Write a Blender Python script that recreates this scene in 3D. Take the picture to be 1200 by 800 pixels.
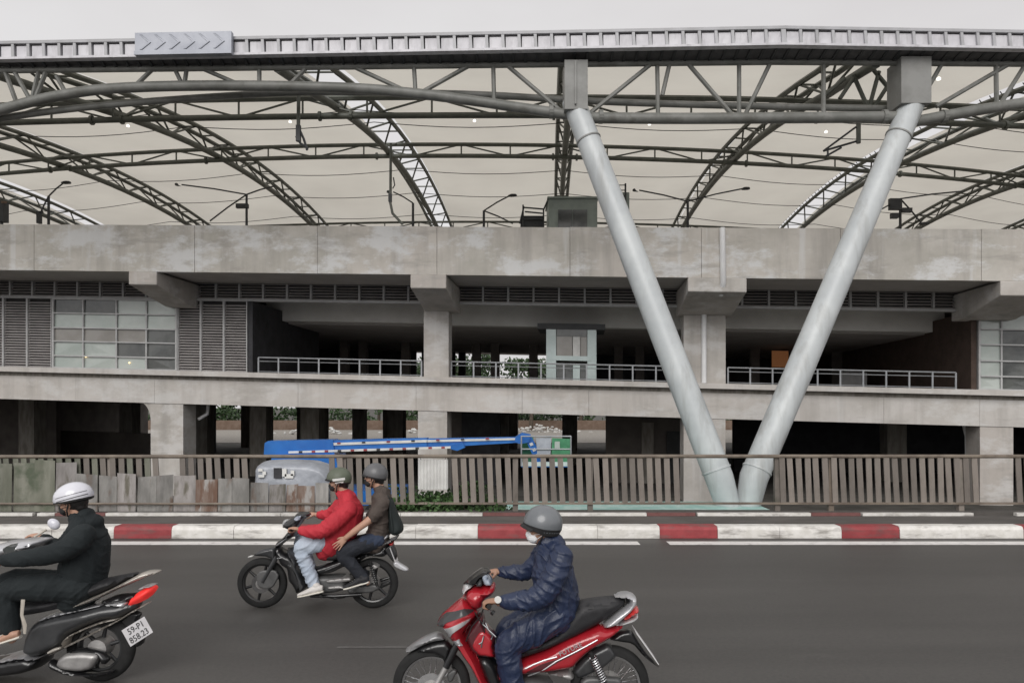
import bpy, bmesh, math, random
from mathutils import Vector, Matrix, noise
from mathutils.geometry import delaunay_2d_cdt
R = math.radians
random.seed(7)
for o in list(bpy.data.objects): bpy.data.objects.remove(o)
SC = bpy.context.scene
COL = SC.collection

# ------------------------------------------------------------------ camera
F = 867.0                      # focal length in photograph pixels (photograph 1200 wide)
CH = 2.18                      # camera height above the road
HY = 477.0                     # horizon row of the photograph
cam_d = bpy.data.cameras.new('camera')
cam = bpy.data.objects.new('camera', cam_d); COL.objects.link(cam)
cam.location = (0, 0, CH); cam.rotation_euler = (R(90), 0, 0)
cam_d.sensor_width = 36; cam_d.lens = 36 * F / 1200
cam_d.shift_y = (HY - 400) / 1200
cam_d.clip_start = 0.1; cam_d.clip_end = 4000
SC.camera = cam
SC.render.resolution_x = 1024; SC.render.resolution_y = 682

# ------------------------------------------------------------------ world, sun, exposure (overcast)
SUN_EL, SUN_AZ = R(33), R(190)
W = bpy.data.worlds.new('World'); SC.world = W; W.use_nodes = True
nt = W.node_tree; nt.nodes.clear()
sky = nt.nodes.new('ShaderNodeTexSky'); sky.sky_type = 'NISHITA'; sky.sun_disc = False
sky.sun_elevation = SUN_EL; sky.sun_rotation = SUN_AZ; sky.air_density = 1.0; sky.dust_density = 5.0
hs = nt.nodes.new('ShaderNodeHueSaturation'); hs.inputs['Saturation'].default_value = 0.08
mixw = nt.nodes.new('ShaderNodeMixRGB'); mixw.inputs[0].default_value = 0.86
wn_ = nt.nodes.new('ShaderNodeTexNoise'); wn_.inputs['Scale'].default_value = 2.2; wn_.inputs['Detail'].default_value = 4   # closed cloud deck, faint billows
wtc = nt.nodes.new('ShaderNodeTexCoord'); wmp = nt.nodes.new('ShaderNodeMapping'); wmp.inputs['Scale'].default_value = (1, 1, 3)
nt.links.new(wtc.outputs['Generated'], wmp.inputs[0]); nt.links.new(wmp.outputs[0], wn_.inputs['Vector'])
wr_ = nt.nodes.new('ShaderNodeValToRGB'); wr_.color_ramp.elements[0].position = .35; wr_.color_ramp.elements[1].position = .65
wr_.color_ramp.elements[0].color = (.675, .655, .66, 1); wr_.color_ramp.elements[1].color = (.755, .745, .75, 1)
wv_ = nt.nodes.new('ShaderNodeVectorMath'); wv_.operation = 'SCALE'; wv_.inputs['Scale'].default_value = 10
nt.links.new(wn_.outputs[0], wr_.inputs[0]); nt.links.new(wr_.outputs[0], wv_.inputs[0]); nt.links.new(wv_.outputs[0], mixw.inputs[2])
bg = nt.nodes.new('ShaderNodeBackground'); bg.inputs[1].default_value = 0.1
wo = nt.nodes.new('ShaderNodeOutputWorld')
nt.links.new(sky.outputs[0], hs.inputs['Color']); nt.links.new(hs.outputs[0], mixw.inputs[1])
nt.links.new(mixw.outputs[0], bg.inputs[0]); nt.links.new(bg.outputs[0], wo.inputs[0])
sd = bpy.data.lights.new('sun', 'SUN'); sd.energy = 1.5; sd.angle = R(40); sd.color = (1, .975, .94)
sun = bpy.data.objects.new('sun', sd); COL.objects.link(sun)
sun.rotation_euler = (R(90) - SUN_EL, 0, R(-12)); sun.location = (-20, -30, 60)
SC.view_settings.view_transform = 'Standard'; SC.view_settings.look = 'None'
SC.view_settings.exposure = 0.16; SC.view_settings.gamma = 1; SC.view_settings.use_curve_mapping = False

# ------------------------------------------------------------------ materials
MATS = {}
def mk(name, c1, c2=None, scale=4, rough=.7, metal=0, bump=0, bscale=60, stretch=(1, 1, 1), ramp=(.38, .62),
       c3=None, s3=1, r3=(.55, .62), st3=(1, 1, 1), spec=.5, coat=0, rvar=0, trans=0, alpha=1, sheen=0, detail=5, rnd=0):
    m = bpy.data.materials.new(name); m.use_nodes = True
    n = m.node_tree; L = n.links.new
    b = n.nodes['Principled BSDF']
    b.inputs['Roughness'].default_value = rough; b.inputs['Metallic'].default_value = metal
    b.inputs['Specular IOR Level'].default_value = spec; b.inputs['Coat Weight'].default_value = coat
    b.inputs['Coat Roughness'].default_value = .08
    b.inputs['Transmission Weight'].default_value = trans; b.inputs['Alpha'].default_value = alpha
    b.inputs['Sheen Weight'].default_value = sheen
    tc = n.nodes.new('ShaderNodeTexCoord')
    def nz(sc, st, det=detail, ro=.6):
        mp = n.nodes.new('ShaderNodeMapping'); mp.inputs['Scale'].default_value = st
        L(tc.outputs['Object'], mp.inputs[0])
        t = n.nodes.new('ShaderNodeTexNoise'); t.inputs['Scale'].default_value = sc
        t.inputs['Detail'].default_value = det; t.inputs['Roughness'].default_value = ro
        L(mp.outputs[0], t.inputs['Vector']); return t
    c = (*c1, 1)
    b.inputs['Base Color'].default_value = c
    if c2:
        t = nz(scale, stretch)
        r = n.nodes.new('ShaderNodeValToRGB')
        r.color_ramp.elements[0].position = ramp[0]; r.color_ramp.elements[0].color = (*c1, 1)
        r.color_ramp.elements[1].position = ramp[1]; r.color_ramp.elements[1].color = (*c2, 1)
        L(t.outputs[0], r.inputs[0]); out = r.outputs[0]
        if c3:
            t3 = nz(s3, st3)
            r2 = n.nodes.new('ShaderNodeMapRange'); r2.inputs[1].default_value = r3[0]; r2.inputs[2].default_value = r3[1]
            L(t3.outputs[0], r2.inputs[0])
            mx = n.nodes.new('ShaderNodeMixRGB'); mx.inputs[2].default_value = (*c3, 1)
            L(r2.outputs[0], mx.inputs[0]); L(out, mx.inputs[1]); out = mx.outputs[0]
        L(out, b.inputs['Base Color'])
        if rvar:
            mr = n.nodes.new('ShaderNodeMapRange'); mr.inputs[3].default_value = rough - rvar; mr.inputs[4].default_value = rough + rvar
            L(t.outputs[0], mr.inputs[0]); L(mr.outputs[0], b.inputs['Roughness'])
    if bump:
        tb = nz(bscale, stretch, 6, .65)
        bp = n.nodes.new('ShaderNodeBump'); bp.inputs['Strength'].default_value = bump; bp.inputs['Distance'].default_value = .02
        L(tb.outputs[0], bp.inputs['Height']); L(bp.outputs[0], b.inputs['Normal'])
    if rnd:
        oi = n.nodes.new('ShaderNodeObjectInfo'); mr = n.nodes.new('ShaderNodeMapRange'); mr.inputs[3].default_value = 1 - rnd; mr.inputs[4].default_value = 1 + rnd
        L(oi.outputs['Random'], mr.inputs[0])
        src = b.inputs['Base Color'].links[0].from_socket
        vm = n.nodes.new('ShaderNodeVectorMath'); vm.operation = 'SCALE'; L(src, vm.inputs[0]); L(mr.outputs[0], vm.inputs['Scale']); L(vm.outputs[0], b.inputs['Base Color'])
    MATS[name] = m
    return m

mk('asphalt', (.074, .069, .064), (.092, .086, .08), 3, .78, bump=.5, bscale=160, c3=(.062, .058, .054), s3=.35, r3=(.5, .7), st3=(.35, 1.6, 1), rvar=.06)
mk('footway', (.075, .068, .062), (.11, .10, .092), 3, .9, bump=.4, bscale=80, stretch=(.4, 1, 1))
mk('soil', (.05, .047, .04), (.09, .085, .075), 1.5, .95, bump=.4, bscale=20)
mk('paint_white', (.62, .6, .56), (.74, .72, .69), 6, .65, c3=(.27, .25, .23), s3=4, r3=(.52, .72), st3=(.6, 1, 2.4), bump=.2, bscale=60, rnd=.06)
mk('paint_red', (.25, .035, .04), (.32, .05, .055), 6, .65, c3=(.15, .08, .075), s3=4, r3=(.5, .72), st3=(.6, 1, 2.4), bump=.2, bscale=60, rnd=.08)
mk('line_white', (.62, .6, .58), (.72, .7, .68), 5, .7, c3=(.3, .28, .27), s3=7, r3=(.58, .75))
mk('lane_worn', (.085, .081, .077), (.125, .12, .115), 9, .75, c3=(.09, .085, .08), s3=12, r3=(.45, .6))
mk('concrete', (.40, .37, .335), (.49, .46, .42), 1.1, .85, bump=.25, bscale=14, stretch=(1, 1, .55),
   c3=(.52, .52, .53), s3=.55, r3=(.56, .66), st3=(1, 1, 1.7))
mk('concrete_pale', (.44, .41, .375), (.52, .49, .455), 1.3, .85, bump=.2, bscale=14, c3=(.36, .33, .3), s3=2.2, r3=(.55, .75), st3=(2.5, 2.5, .25))
mk('concrete_column', (.38, .36, .33), (.46, .44, .41), 1.6, .85, bump=.25, bscale=18, c3=(.3, .285, .265), s3=3, r3=(.55, .75), st3=(2, 2, .5))
mk('concrete_dark', (.22, .2, .175), (.36, .335, .30), 3.5, .9, bump=.2, bscale=20, stretch=(1.5, 1.5, .35))
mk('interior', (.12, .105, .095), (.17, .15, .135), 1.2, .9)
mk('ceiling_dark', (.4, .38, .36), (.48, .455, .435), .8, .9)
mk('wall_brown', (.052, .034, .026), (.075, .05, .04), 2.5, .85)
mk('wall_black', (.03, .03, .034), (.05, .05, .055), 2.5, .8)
mk('beam_paint', (.62, .61, .58), (.7, .69, .66), 1.2, .8)
mk('louvre', (.38, .355, .35), (.46, .435, .425), 2, .55, metal=.2)
mk('frame_grey', (.42, .42, .42), (.5, .5, .5), 3, .5)
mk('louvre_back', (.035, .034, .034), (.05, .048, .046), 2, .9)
mk('glass_green', (.36, .41, .38), (.46, .5, .47), .9, .12, spec=.8, coat=.5)
mk('glass_dark', (.05, .055, .055), (.11, .115, .11), 1.2, .1, spec=.8)
mk('glass_beige', (.24, .225, .205), (.3, .285, .265), 1.2, .2, spec=.7)
mk('glass_lift', (.44, .53, .52), (.54, .63, .62), 1.5, .1, spec=.8)
mk('rail_metal', (.27, .28, .295), (.34, .35, .365), 4, .4, metal=.3)
mk('steel', (.075, .08, .066), (.11, .115, .097), 3, .5, bump=.05, bscale=40)  # roof steel; the backlit shade under the canopy is put into its colour
mk('steel_skylit', (.14, .142, .13), (.2, .2, .187), 2, .5, bump=.05, bscale=40, c3=(.12, .118, .105), s3=2.5, r3=(.55, .7))  # same steel, colour lightened for the sky light on the front members
mk('steel_dark', (.03, .032, .034), (.045, .046, .048), 3, .6)
mk('strut', (.45, .475, .485), (.525, .55, .555), 1.2, .38, spec=.5, bump=.03, bscale=30, c3=(.36, .37, .365), s3=2.2, r3=(.52, .72), st3=(1.5, 1.5, .18))
mk('paint_red_dull', (.15, .06, .055), (.19, .08, .075), 6, .7)
mk('strut_cap', (.2, .2, .19), (.26, .26, .25), 2, .5)
mk('fascia_panel', (.56, .55, .58), (.66, .65, .68), 3, .5, c3=(.46, .45, .47), s3=2.5, r3=(.5, .7), st3=(2, 2, .5))
mk('fascia_frame', (.36, .36, .37), (.44, .44, .46), 2, .5)
mk('fascia_box', (.3, .315, .36), (.37, .385, .43), 2, .45, metal=.2)
mk('soffit', (.07, .068, .07), (.1, .098, .1), 5, .7)
mk('cable', (.02, .02, .02), None, rough=.6)
mk('booth', (.2, .235, .215), (.26, .3, .275), 2, .5)
mk('white_pipe', (.72, .72, .73), (.8, .8, .8), 3, .4)
mk('fence_slat', (.16, .138, .12), (.23, .203, .18), 3, .75, bump=.2, bscale=30, stretch=(1, 1, .25), c3=(.1, .095, .075), s3=2.4, r3=(.5, .7), rnd=.24)
mk('fence_green', (.12, .125, .095), (.2, .2, .165), 3, .8, bump=.2, bscale=30, stretch=(1, 1, .25), c3=(.075, .09, .06), s3=2.4, r3=(.48, .66), rnd=.2)
mk('fence_rail', (.12, .095, .075), (.2, .165, .13), 2.5, .55, c3=(.26, .22, .18), s3=4, r3=(.55, .75), st3=(.4, 1, 1))
mk('sheet_grey', (.17, .165, .155), (.3, .29, .275), 4, .6, metal=.15, bump=.15, bscale=20, stretch=(1, 1, .35), c3=(.14, .095, .07), s3=3.2, r3=(.55, .70), st3=(1.4, 1, .6), rnd=.2)
mk('sheet_rust', (.14, .08, .055), (.26, .215, .185), 4, .8, bump=.2, bscale=25, stretch=(1.5, 1, .3), c3=(.34, .325, .31), s3=4, r3=(.5, .6), st3=(1.6, 1, .5))
mk('sheet_mauve', (.2, .185, .175), (.31, .29, .28), 5, .65, bump=.15, bscale=20, stretch=(1, 1, .35), c3=(.12, .11, .085), s3=3.6, r3=(.54, .66), st3=(1.5, 1, .4), rnd=.2)
mk('tarp', (.3, .32, .36), (.43, .455, .5), 2.2, .3, bump=.6, bscale=9, spec=.6)
mk('tarp_white', (.7, .7, .68), None, rough=.5)
mk('boom_blue', (.012, .12, .42), (.02, .16, .5), 2, .35, coat=.3)
mk('green_net', (.03, .16, .075), (.06, .24, .12), 5, .6)
mk('turquoise', (.3, .5, .46), (.4, .58, .54), 3, .6, c3=(.5, .6, .57), s3=3, r3=(.5, .7))
mk('sheet_white', (.55, .55, .53), (.68, .68, .66), 3, .5)
mk('bark', (.06, .045, .032), (.1, .08, .06), 6, .9)
mk('leaf', (.02, .042, .014), (.045, .085, .027), 3, .6)
mk('leaf_hedge', (.028, .07, .018), (.07, .13, .04), 9, .6)
mk('rubble', (.45, .44, .42), (.6, .59, .57), 3, .8)
mk('terracotta', (.13, .085, .06), (.17, .12, .09), 2, .8)
# vehicles and clothes
mk('bike_red', (.33, .012, .02), (.4, .016, .026), 3, .22, coat=.8, spec=.5)
mk('bike_maroon', (.07, .012, .016), (.1, .015, .02), 3, .3, coat=.5)
mk('bike_black', (.007, .007, .008), (.012, .012, .013), 6, .28, coat=.5)
mk('bike_charcoal', (.026, .027, .029), (.04, .041, .043), 6, .35, coat=.4)
mk('bike_grey', (.2, .2, .205), (.26, .26, .265), 5, .35, metal=.4, coat=.4)
mk('bike_silver', (.5, .5, .52), (.62, .62, .64), 5, .28, metal=.5, coat=.3)
mk('bike_champagne', (.4, .37, .33), (.5, .465, .42), 5, .3, metal=.4, coat=.3)
mk('chrome', (.62, .62, .63), (.75, .75, .76), 8, .15, metal=1)
mk('alloy', (.3, .29, .285), (.42, .41, .4), 8, .45, metal=.6, bump=.1, bscale=50)
mk('alloy_dark', (.1, .1, .1), (.15, .15, .15), 8, .5, metal=.5)
mk('rubber', (.007, .007, .007), (.013, .013, .013), 15, .8, bump=.2, bscale=120)
mk('seat', (.010, .010, .012), (.017, .017, .019), 20, .6, bump=.15, bscale=180)
mk('seat_grey', (.03, .0295, .031), (.042, .041, .043), 20, .65, bump=.15, bscale=180)
mk('lens_clear', (.55, .55, .56), (.75, .75, .76), 14, .08, metal=.4, coat=1)
mk('lens_red', (.5, .02, .02), (.6, .05, .045), 20, .12, coat=1)
mk('lens_orange', (.5, .16, .02), None, rough=.15, coat=1)
mk('glass_meter', (.16, .2, .26), (.45, .5, .58), 16, .06, coat=1)
mk('plate', (.66, .65, .66), (.74, .73, .74), 10, .45)
mk('ink', (.03, .03, .03), None, rough=.6)
mk('skin', (.42, .24, .165), (.48, .28, .2), 12, .55, bump=.05, bscale=120)
mk('skin_tan', (.34, .19, .125), (.4, .23, .16), 12, .55, bump=.05, bscale=120)
mk('hair', (.008, .007, .007), (.015, .013, .012), 30, .5, stretch=(1, 1, .2))
mk('navy', (.014, .023, .056), (.02, .031, .072), 5, .4, bump=.5, bscale=14, )
mk('jacket_red', (.42, .02, .034), (.5, .028, .044), 5, .75, bump=.25, bscale=30, )
mk('denim_pale', (.4, .46, .55), (.5, .56, .65), 6, .85, bump=.3, bscale=40)
mk('denim_dark', (.02, .03, .055), (.032, .045, .08), 6, .85, bump=.3, bscale=40)
mk('trouser_dark', (.012, .014, .02), (.02, .023, .032), 6, .85, bump=.3, bscale=40)
mk('shirt_brown', (.062, .048, .041), (.085, .066, .056), 7, .85, bump=.5, bscale=16)
mk('shirt_black', (.006, .010, .012), (.011, .016, .018), 5, .85, bump=.3, bscale=30)
mk('bag', (.008, .014, .014), (.015, .022, .022), 6, .7, bump=.3, bscale=50)
mk('helmet_grey', (.13, .14, .15), (.16, .17, .18), 6, .3, coat=.4)
mk('helmet_dark', (.09, .09, .095), (.12, .12, .125), 6, .45, coat=.2)
mk('helmet_olive', (.085, .1, .07), (.11, .125, .09), 6, .5)
mk('helmet_white', (.62, .62, .68), (.7, .7, .75), 6, .25, coat=.6)
mk('helmet_liner', (.012, .012, .013), (.02, .02, .02), 12, .7)
mk('mask_white', (.72, .73, .74), (.8, .8, .8), 9, .8, bump=.2, bscale=60)
mk('mask_black', (.012, .012, .014), (.02, .02, .02), 9, .8)
mk('shoe_white', (.6, .57, .54), (.7, .67, .64), 12, .6)
mk('shoe_black', (.015, .015, .018), (.025, .025, .028), 12, .7)
mk('sole', (.62, .59, .52), (.7, .67, .6), 12, .6)
mk('eye', (.015, .012, .01), None, rough=.2)
mk('strap', (.42, .38, .33), (.5, .46, .4), 12, .7)

def weathered(name, c1, c2, lime, dark, blush, k=1.0, seed=0):
    """board-marked concrete: blotches, run-down streaks, lime patches, a slow change of tint"""
    m = bpy.data.materials.new(name); m.use_nodes = True; n = m.node_tree; L = n.links.new; b = n.nodes['Principled BSDF']
    b.inputs['Roughness'].default_value = .85
    tc = n.nodes.new('ShaderNodeTexCoord')
    def nz(sc, st, det=6, ro=.62, off=0):
        mp = n.nodes.new('ShaderNodeMapping'); mp.inputs['Scale'].default_value = st; mp.inputs['Location'].default_value = (seed + off, seed * 2 + off, off)
        L(tc.outputs['Object'], mp.inputs[0]); t = n.nodes.new('ShaderNodeTexNoise'); t.inputs['Scale'].default_value = sc
        t.inputs['Detail'].default_value = det; t.inputs['Roughness'].default_value = ro; L(mp.outputs[0], t.inputs['Vector']); return t.outputs[0]
    def rng_(v, a, b_, lo=0, hi=1):
        r = n.nodes.new('ShaderNodeMapRange'); r.inputs[1].default_value = a; r.inputs[2].default_value = b_; r.inputs[3].default_value = lo; r.inputs[4].default_value = hi; L(v, r.inputs[0]); return r.outputs[0]
    def mix(f, a, b_, mode='MIX'):
        x = n.nodes.new('ShaderNodeMixRGB'); x.blend_type = mode
        L(f, x.inputs[0]) if not isinstance(f, float) else setattr(x.inputs[0], 'default_value', f)
        for v, i in ((a, 1), (b_, 2)):
            if isinstance(v, tuple): x.inputs[i].default_value = (*v, 1)
            else: L(v, x.inputs[i])
        return x.outputs[0]
    c = mix(rng_(nz(.9, (1, 1, 1.3)), .36, .64), c1, c2)
    c = mix(rng_(nz(.10, (1, 1, 1), 2), .45, .62, 0, .45), c, blush)
    c = mix(rng_(nz(2.0, (1, 1, .10), 4, .6, 5), .49, .68, 0, .55 * k), c, dark)
    c = mix(rng_(nz(2.6, (1, 1, .07), 3, .5, 9), .60, .70, 0, .5 * k), c, lime)
    c = mix(rng_(nz(.62, (1, 1, 1.9), 9, .72, 3), .50, .60, 0, .8 * k), c, lime)
    c = mix(rng_(nz(.8, (.6, 1, 2.6), 8, .7, 14), .55, .65, 0, .5 * k), c, dark)
    L(c, b.inputs['Base Color'])
    bp = n.nodes.new('ShaderNodeBump'); bp.inputs['Strength'].default_value = .3; bp.inputs['Distance'].default_value = .02
    L(nz(13, (1, 1, .6), 6, .65), bp.inputs['Height']); L(bp.outputs[0], b.inputs['Normal'])
    MATS[name] = m
weathered('concrete', (.43, .41, .37), (.54, .515, .475), (.64, .645, .65), (.31, .29, .27), (.54, .475, .435))
weathered('concrete_pale', (.48, .455, .425), (.57, .545, .52), (.63, .625, .615), (.3, .28, .26), (.53, .485, .445), .65, 3)
weathered('concrete_column', (.41, .385, .355), (.52, .495, .465), (.6, .59, .58), (.26, .25, .235), (.45, .40, .365), .8, 7)

def emit_mat(name, c, s):
    m = bpy.data.materials.new(name); m.use_nodes = True
    b = m.node_tree.nodes['Principled BSDF']; b.inputs['Base Color'].default_value = (*c, 1)
    b.inputs['Emission Color'].default_value = (*c, 1); b.inputs['Emission Strength'].default_value = s
    MATS[name] = m
emit_mat('lamp_lit', (1, .97, .9), 1.2)
emit_mat('tail_lit', (.75, .035, .03), .3)
emit_mat('room_lit', (.4, .16, .06), .16)
emit_mat('window_lamp', (1, .75, .4), 1.5)

def membrane_mat():
    m = bpy.data.materials.new('membrane'); m.use_nodes = True
    n = m.node_tree; n.nodes.clear(); L = n.links.new
    tc = n.nodes.new('ShaderNodeTexCoord'); mp = n.nodes.new('ShaderNodeMapping'); mp.inputs['Scale'].default_value = (.25, .25, .25)
    L(tc.outputs['Object'], mp.inputs[0])
    t = n.nodes.new('ShaderNodeTexNoise'); t.inputs['Scale'].default_value = 1.2; t.inputs['Detail'].default_value = 5
    L(mp.outputs[0], t.inputs['Vector'])
    r = n.nodes.new('ShaderNodeValToRGB')
    r.color_ramp.elements[0].color = (.65, .622, .56, 1); r.color_ramp.elements[1].color = (.715, .688, .62, 1)
    r.color_ramp.elements[0].position = .35; r.color_ramp.elements[1].position = .65
    L(t.outputs[0], r.inputs[0])
    d = n.nodes.new('ShaderNodeBsdfDiffuse'); tr = n.nodes.new('ShaderNodeBsdfTranslucent')
    L(r.outputs[0], d.inputs[0]); L(r.outputs[0], tr.inputs[0])
    mx = n.nodes.new('ShaderNodeMixShader'); mx.inputs[0].default_value = .62
    L(d.outputs[0], mx.inputs[1]); L(tr.outputs[0], mx.inputs[2])
    o = n.nodes.new('ShaderNodeOutputMaterial'); L(mx.outputs[0], o.inputs[0])
    MATS['membrane'] = m
membrane_mat()
def asphalt_mat():
    m = bpy.data.materials.new('asphalt'); m.use_nodes = True; n = m.node_tree; L = n.links.new; b = n.nodes['Principled BSDF']
    tc = n.nodes.new('ShaderNodeTexCoord')
    def nz(sc, st, det, ro, off=0):
        mp = n.nodes.new('ShaderNodeMapping'); mp.inputs['Scale'].default_value = st; mp.inputs['Location'].default_value = (off, off, 0); L(tc.outputs['Object'], mp.inputs[0])
        t = n.nodes.new('ShaderNodeTexNoise'); t.inputs['Scale'].default_value = sc; t.inputs['Detail'].default_value = det; t.inputs['Roughness'].default_value = ro
        L(mp.outputs[0], t.inputs['Vector']); return t.outputs[0]
    def rg(v, a, b_, lo, hi):
        r = n.nodes.new('ShaderNodeMapRange'); r.inputs[1].default_value = a; r.inputs[2].default_value = b_; r.inputs[3].default_value = lo; r.inputs[4].default_value = hi; L(v, r.inputs[0]); return r.outputs[0]
    def mul(a, b_):
        x = n.nodes.new('ShaderNodeMath'); x.operation = 'MULTIPLY'; L(a, x.inputs[0]); L(b_, x.inputs[1]); return x.outputs[0]
    grit = nz(130, (1, 1, 1), 3, .7)
    v = mul(rg(grit, .3, .7, .74, 1.26), rg(nz(1.6, (.22, 1, 1), 5, .6), .35, .65, .93, 1.07))     # stone grit, blotches drawn out along the lane
    v = mul(v, rg(nz(28, (1, 1, 1), 2, .6, 2), .3, .7, .86, 1.14))
    v = mul(v, rg(nz(.55, (.05, 2.2, 1), 3, .5, 4), .4, .62, 1.05, .90))                              # wheel tracks
    v = mul(v, rg(nz(2.3, (1, 1, 1), 6, .7, 8), .64, .74, 1, .80))                                    # oil spots
    v = mul(v, rg(nz(.9, (.6, 1, 1), 9, .75, 12), .60, .64, 1, 1.10))                                 # worn patches
    vm = n.nodes.new('ShaderNodeVectorMath'); vm.operation = 'SCALE'; vm.inputs[0].default_value = (.071, .0675, .0635); L(v, vm.inputs['Scale'])
    L(vm.outputs[0], b.inputs['Base Color']); L(rg(grit, .3, .7, .46, .66), b.inputs['Roughness'])
    bp = n.nodes.new('ShaderNodeBump'); bp.inputs['Strength'].default_value = .5; bp.inputs['Distance'].default_value = .006; L(grit, bp.inputs['Height']); L(bp.outputs[0], b.inputs['Normal'])
    MATS['asphalt'] = m
asphalt_mat()

# ------------------------------------------------------------------ mesh helpers
def V3(p): return Vector(p)
def root_of(o):
    while o.parent: o = o.parent
    return o
class MB:
    """Collects shapes in world coordinates; build() links them as ONE mesh object."""
    def __init__(s): s.v = []; s.f = []
    def add(s, vs, fs):
        b = len(s.v); s.v += [Vector(p) for p in vs]; s.f += [tuple(i + b for i in f) for f in fs]; return s
    def hexa(s, p):
        return s.add(p, [(0, 3, 2, 1), (4, 5, 6, 7), (0, 1, 5, 4), (1, 2, 6, 5), (2, 3, 7, 6), (3, 0, 4, 7)])
    def box(s, a, b, fn=None):
        (x0, y0, z0), (x1, y1, z1) = a, b
        p = [(x0, y0, z0), (x1, y0, z0), (x1, y1, z0), (x0, y1, z0), (x0, y0, z1), (x1, y0, z1), (x1, y1, z1), (x0, y1, z1)]
        if fn: p = [fn(*q) for q in p]
        return s.hexa(p)
    def tube(s, pts, r, n=8, ref=None, caps=True):
        pts = [Vector(p) for p in pts]; m = len(pts)
        rs = [(q if isinstance(q, (tuple, list)) else (q, q)) for q in (r if isinstance(r, (list, tuple)) and len(r) == m else [r] * m)]
        vs = []; prev = None
        for i, p in enumerate(pts):
            t = (pts[min(i + 1, m - 1)] - pts[max(i - 1, 0)])
            t = t.normalized() if t.length > 1e-9 else Vector((0, 0, 1))
            if ref is not None: a = Vector(ref)
            elif prev is not None: a = prev
            else: a = Vector((0, 1, 0)) if abs(t.y) < .9 else Vector((1, 0, 0))
            a = a - t * a.dot(t)
            a = a.normalized() if a.length > 1e-6 else t.orthogonal().normalized()
            prev = a; b = t.cross(a)
            for k in range(n):
                w = 2 * math.pi * k / n
                vs.append(p + a * (math.cos(w) * rs[i][1]) + b * (math.sin(w) * rs[i][0]))
        fs = []
        for i in range(m - 1):
            for k in range(n):
                k2 = (k + 1) % n
                fs.append((i * n + k, i * n + k2, (i + 1) * n + k2, (i + 1) * n + k))
        if caps:
            fs.append(tuple(reversed(range(n)))); fs.append(tuple((m - 1) * n + k for k in range(n)))
        return s.add(vs, fs)
    def lathe(s, c, prof, n=32, axis='Y', closed=True):
        c = Vector(c); vs = []; m = len(prof)
        for k in range(n):
            w = 2 * math.pi * k / n; cw, sw = math.cos(w), math.sin(w)
            for r, h in prof:
                vs.append(c + (Vector((r * cw, h, r * sw)) if axis == 'Y' else Vector((r * cw, r * sw, h)) if axis == 'Z' else Vector((h, r * cw, r * sw))))
        fs = []
        for k in range(n):
            k2 = (k + 1) % n
            for i in range(m if closed else m - 1):
                j = (i + 1) % m
                fs.append((k * m + i, k * m + j, k2 * m + j, k2 * m + i))
        return s.add(vs, fs)
    def ball(s, c, r, nu=14, nv=9, rot=None):
        c = Vector(c); r = (r, r, r) if not isinstance(r, (tuple, list)) else r
        vs = []; 
        for j in range(1, nv):
            th = math.pi * j / nv
            for i in range(nu):
                ph = 2 * math.pi * i / nu
                vs.append(Vector((r[0] * math.sin(th) * math.cos(ph), r[1] * math.sin(th) * math.sin(ph), r[2] * math.cos(th))))
        vs.append(Vector((0, 0, r[2]))); vs.append(Vector((0, 0, -r[2])))
        if rot is not None: vs = [rot @ q for q in vs]
        vs = [q + c for q in vs]
        T = len(vs) - 2; B = T + 1; fs = []
        for j in range(nv - 2):
            for i in range(nu):
                i2 = (i + 1) % nu
                fs.append((j * nu + i, (j + 1) * nu + i, (j + 1) * nu + i2, j * nu + i2))
        for i in range(nu):
            i2 = (i + 1) % nu
            fs.append((T, i, i2)); fs.append((B, (nv - 2) * nu + i2, (nv - 2) * nu + i))
        return s.add(vs, fs)
    def pillow(s, outline, y0, hw, er, step=None, hwf=None):
        """closed solid from a side outline [(x,z)], rounded over er at its edge, centred on plane y0"""
        pts = [Vector(p) for p in outline]
        cut = []                                   # soften the traced corners
        for i, a in enumerate(pts):
            b = pts[(i + 1) % len(pts)]; cut += [a.lerp(b, .18), a.lerp(b, .82)]
        pts = cut
        step = step or max(er / 2.5, .006)
        ring = []
        for i, a in enumerate(pts):
            b = pts[(i + 1) % len(pts)]; n = max(1, int((b - a).length / (step * 1.5)))
            ring += [a.lerp(b, k / n) for k in range(n)]
        x0 = min(p.x for p in pts); x1 = max(p.x for p in pts); z0 = min(p.y for p in pts); z1 = max(p.y for p in pts)
        def inside(q):
            c = False; j = len(pts) - 1
            for i in range(len(pts)):
                a, b = pts[i], pts[j]
                if (a.y > q.y) != (b.y > q.y) and q.x < (b.x - a.x) * (q.y - a.y) / (b.y - a.y) + a.x: c = not c
                j = i
            return c
        segs = [(pts[i], pts[(i + 1) % len(pts)]) for i in range(len(pts))]
        def dist(q):
            d = 1e9
            for a, b in segs:
                e = b - a; l = e.length_squared
                t = max(0, min(1, (q - a).dot(e) / l)) if l > 0 else 0
                d = min(d, (q - a - e * t).length)
            return d
        inner = []; nx = int((x1 - x0) / step) + 1; nz = int((z1 - z0) / step) + 1
        for i in range(nx + 1):
            for k in range(nz + 1):
                q = Vector((x0 + (i + (.5 if k % 2 else 0)) * step, z0 + k * step))
                if inside(q) and dist(q) > max(step * .45, er * .6): inner.append(q)
        nr = len(ring)
        for fr_ in (.10, .34):
            for i, a in enumerate(ring):
                t_ = ring[(i + 1) % nr] - ring[i - 1]
                if t_.length < 1e-9: continue
                n_ = Vector((-t_.y, t_.x)).normalized() * er * fr_
                for q in (a + n_, a - n_):
                    if inside(q) and dist(q) > er * fr_ * .9: inner.append(q)
        vo, eo, fo, _, _, _ = delaunay_2d_cdt(ring + inner, [(i, (i + 1) % nr) for i in range(nr)], [], 1, 1e-6)
        ys = []
        edge = {}
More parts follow.
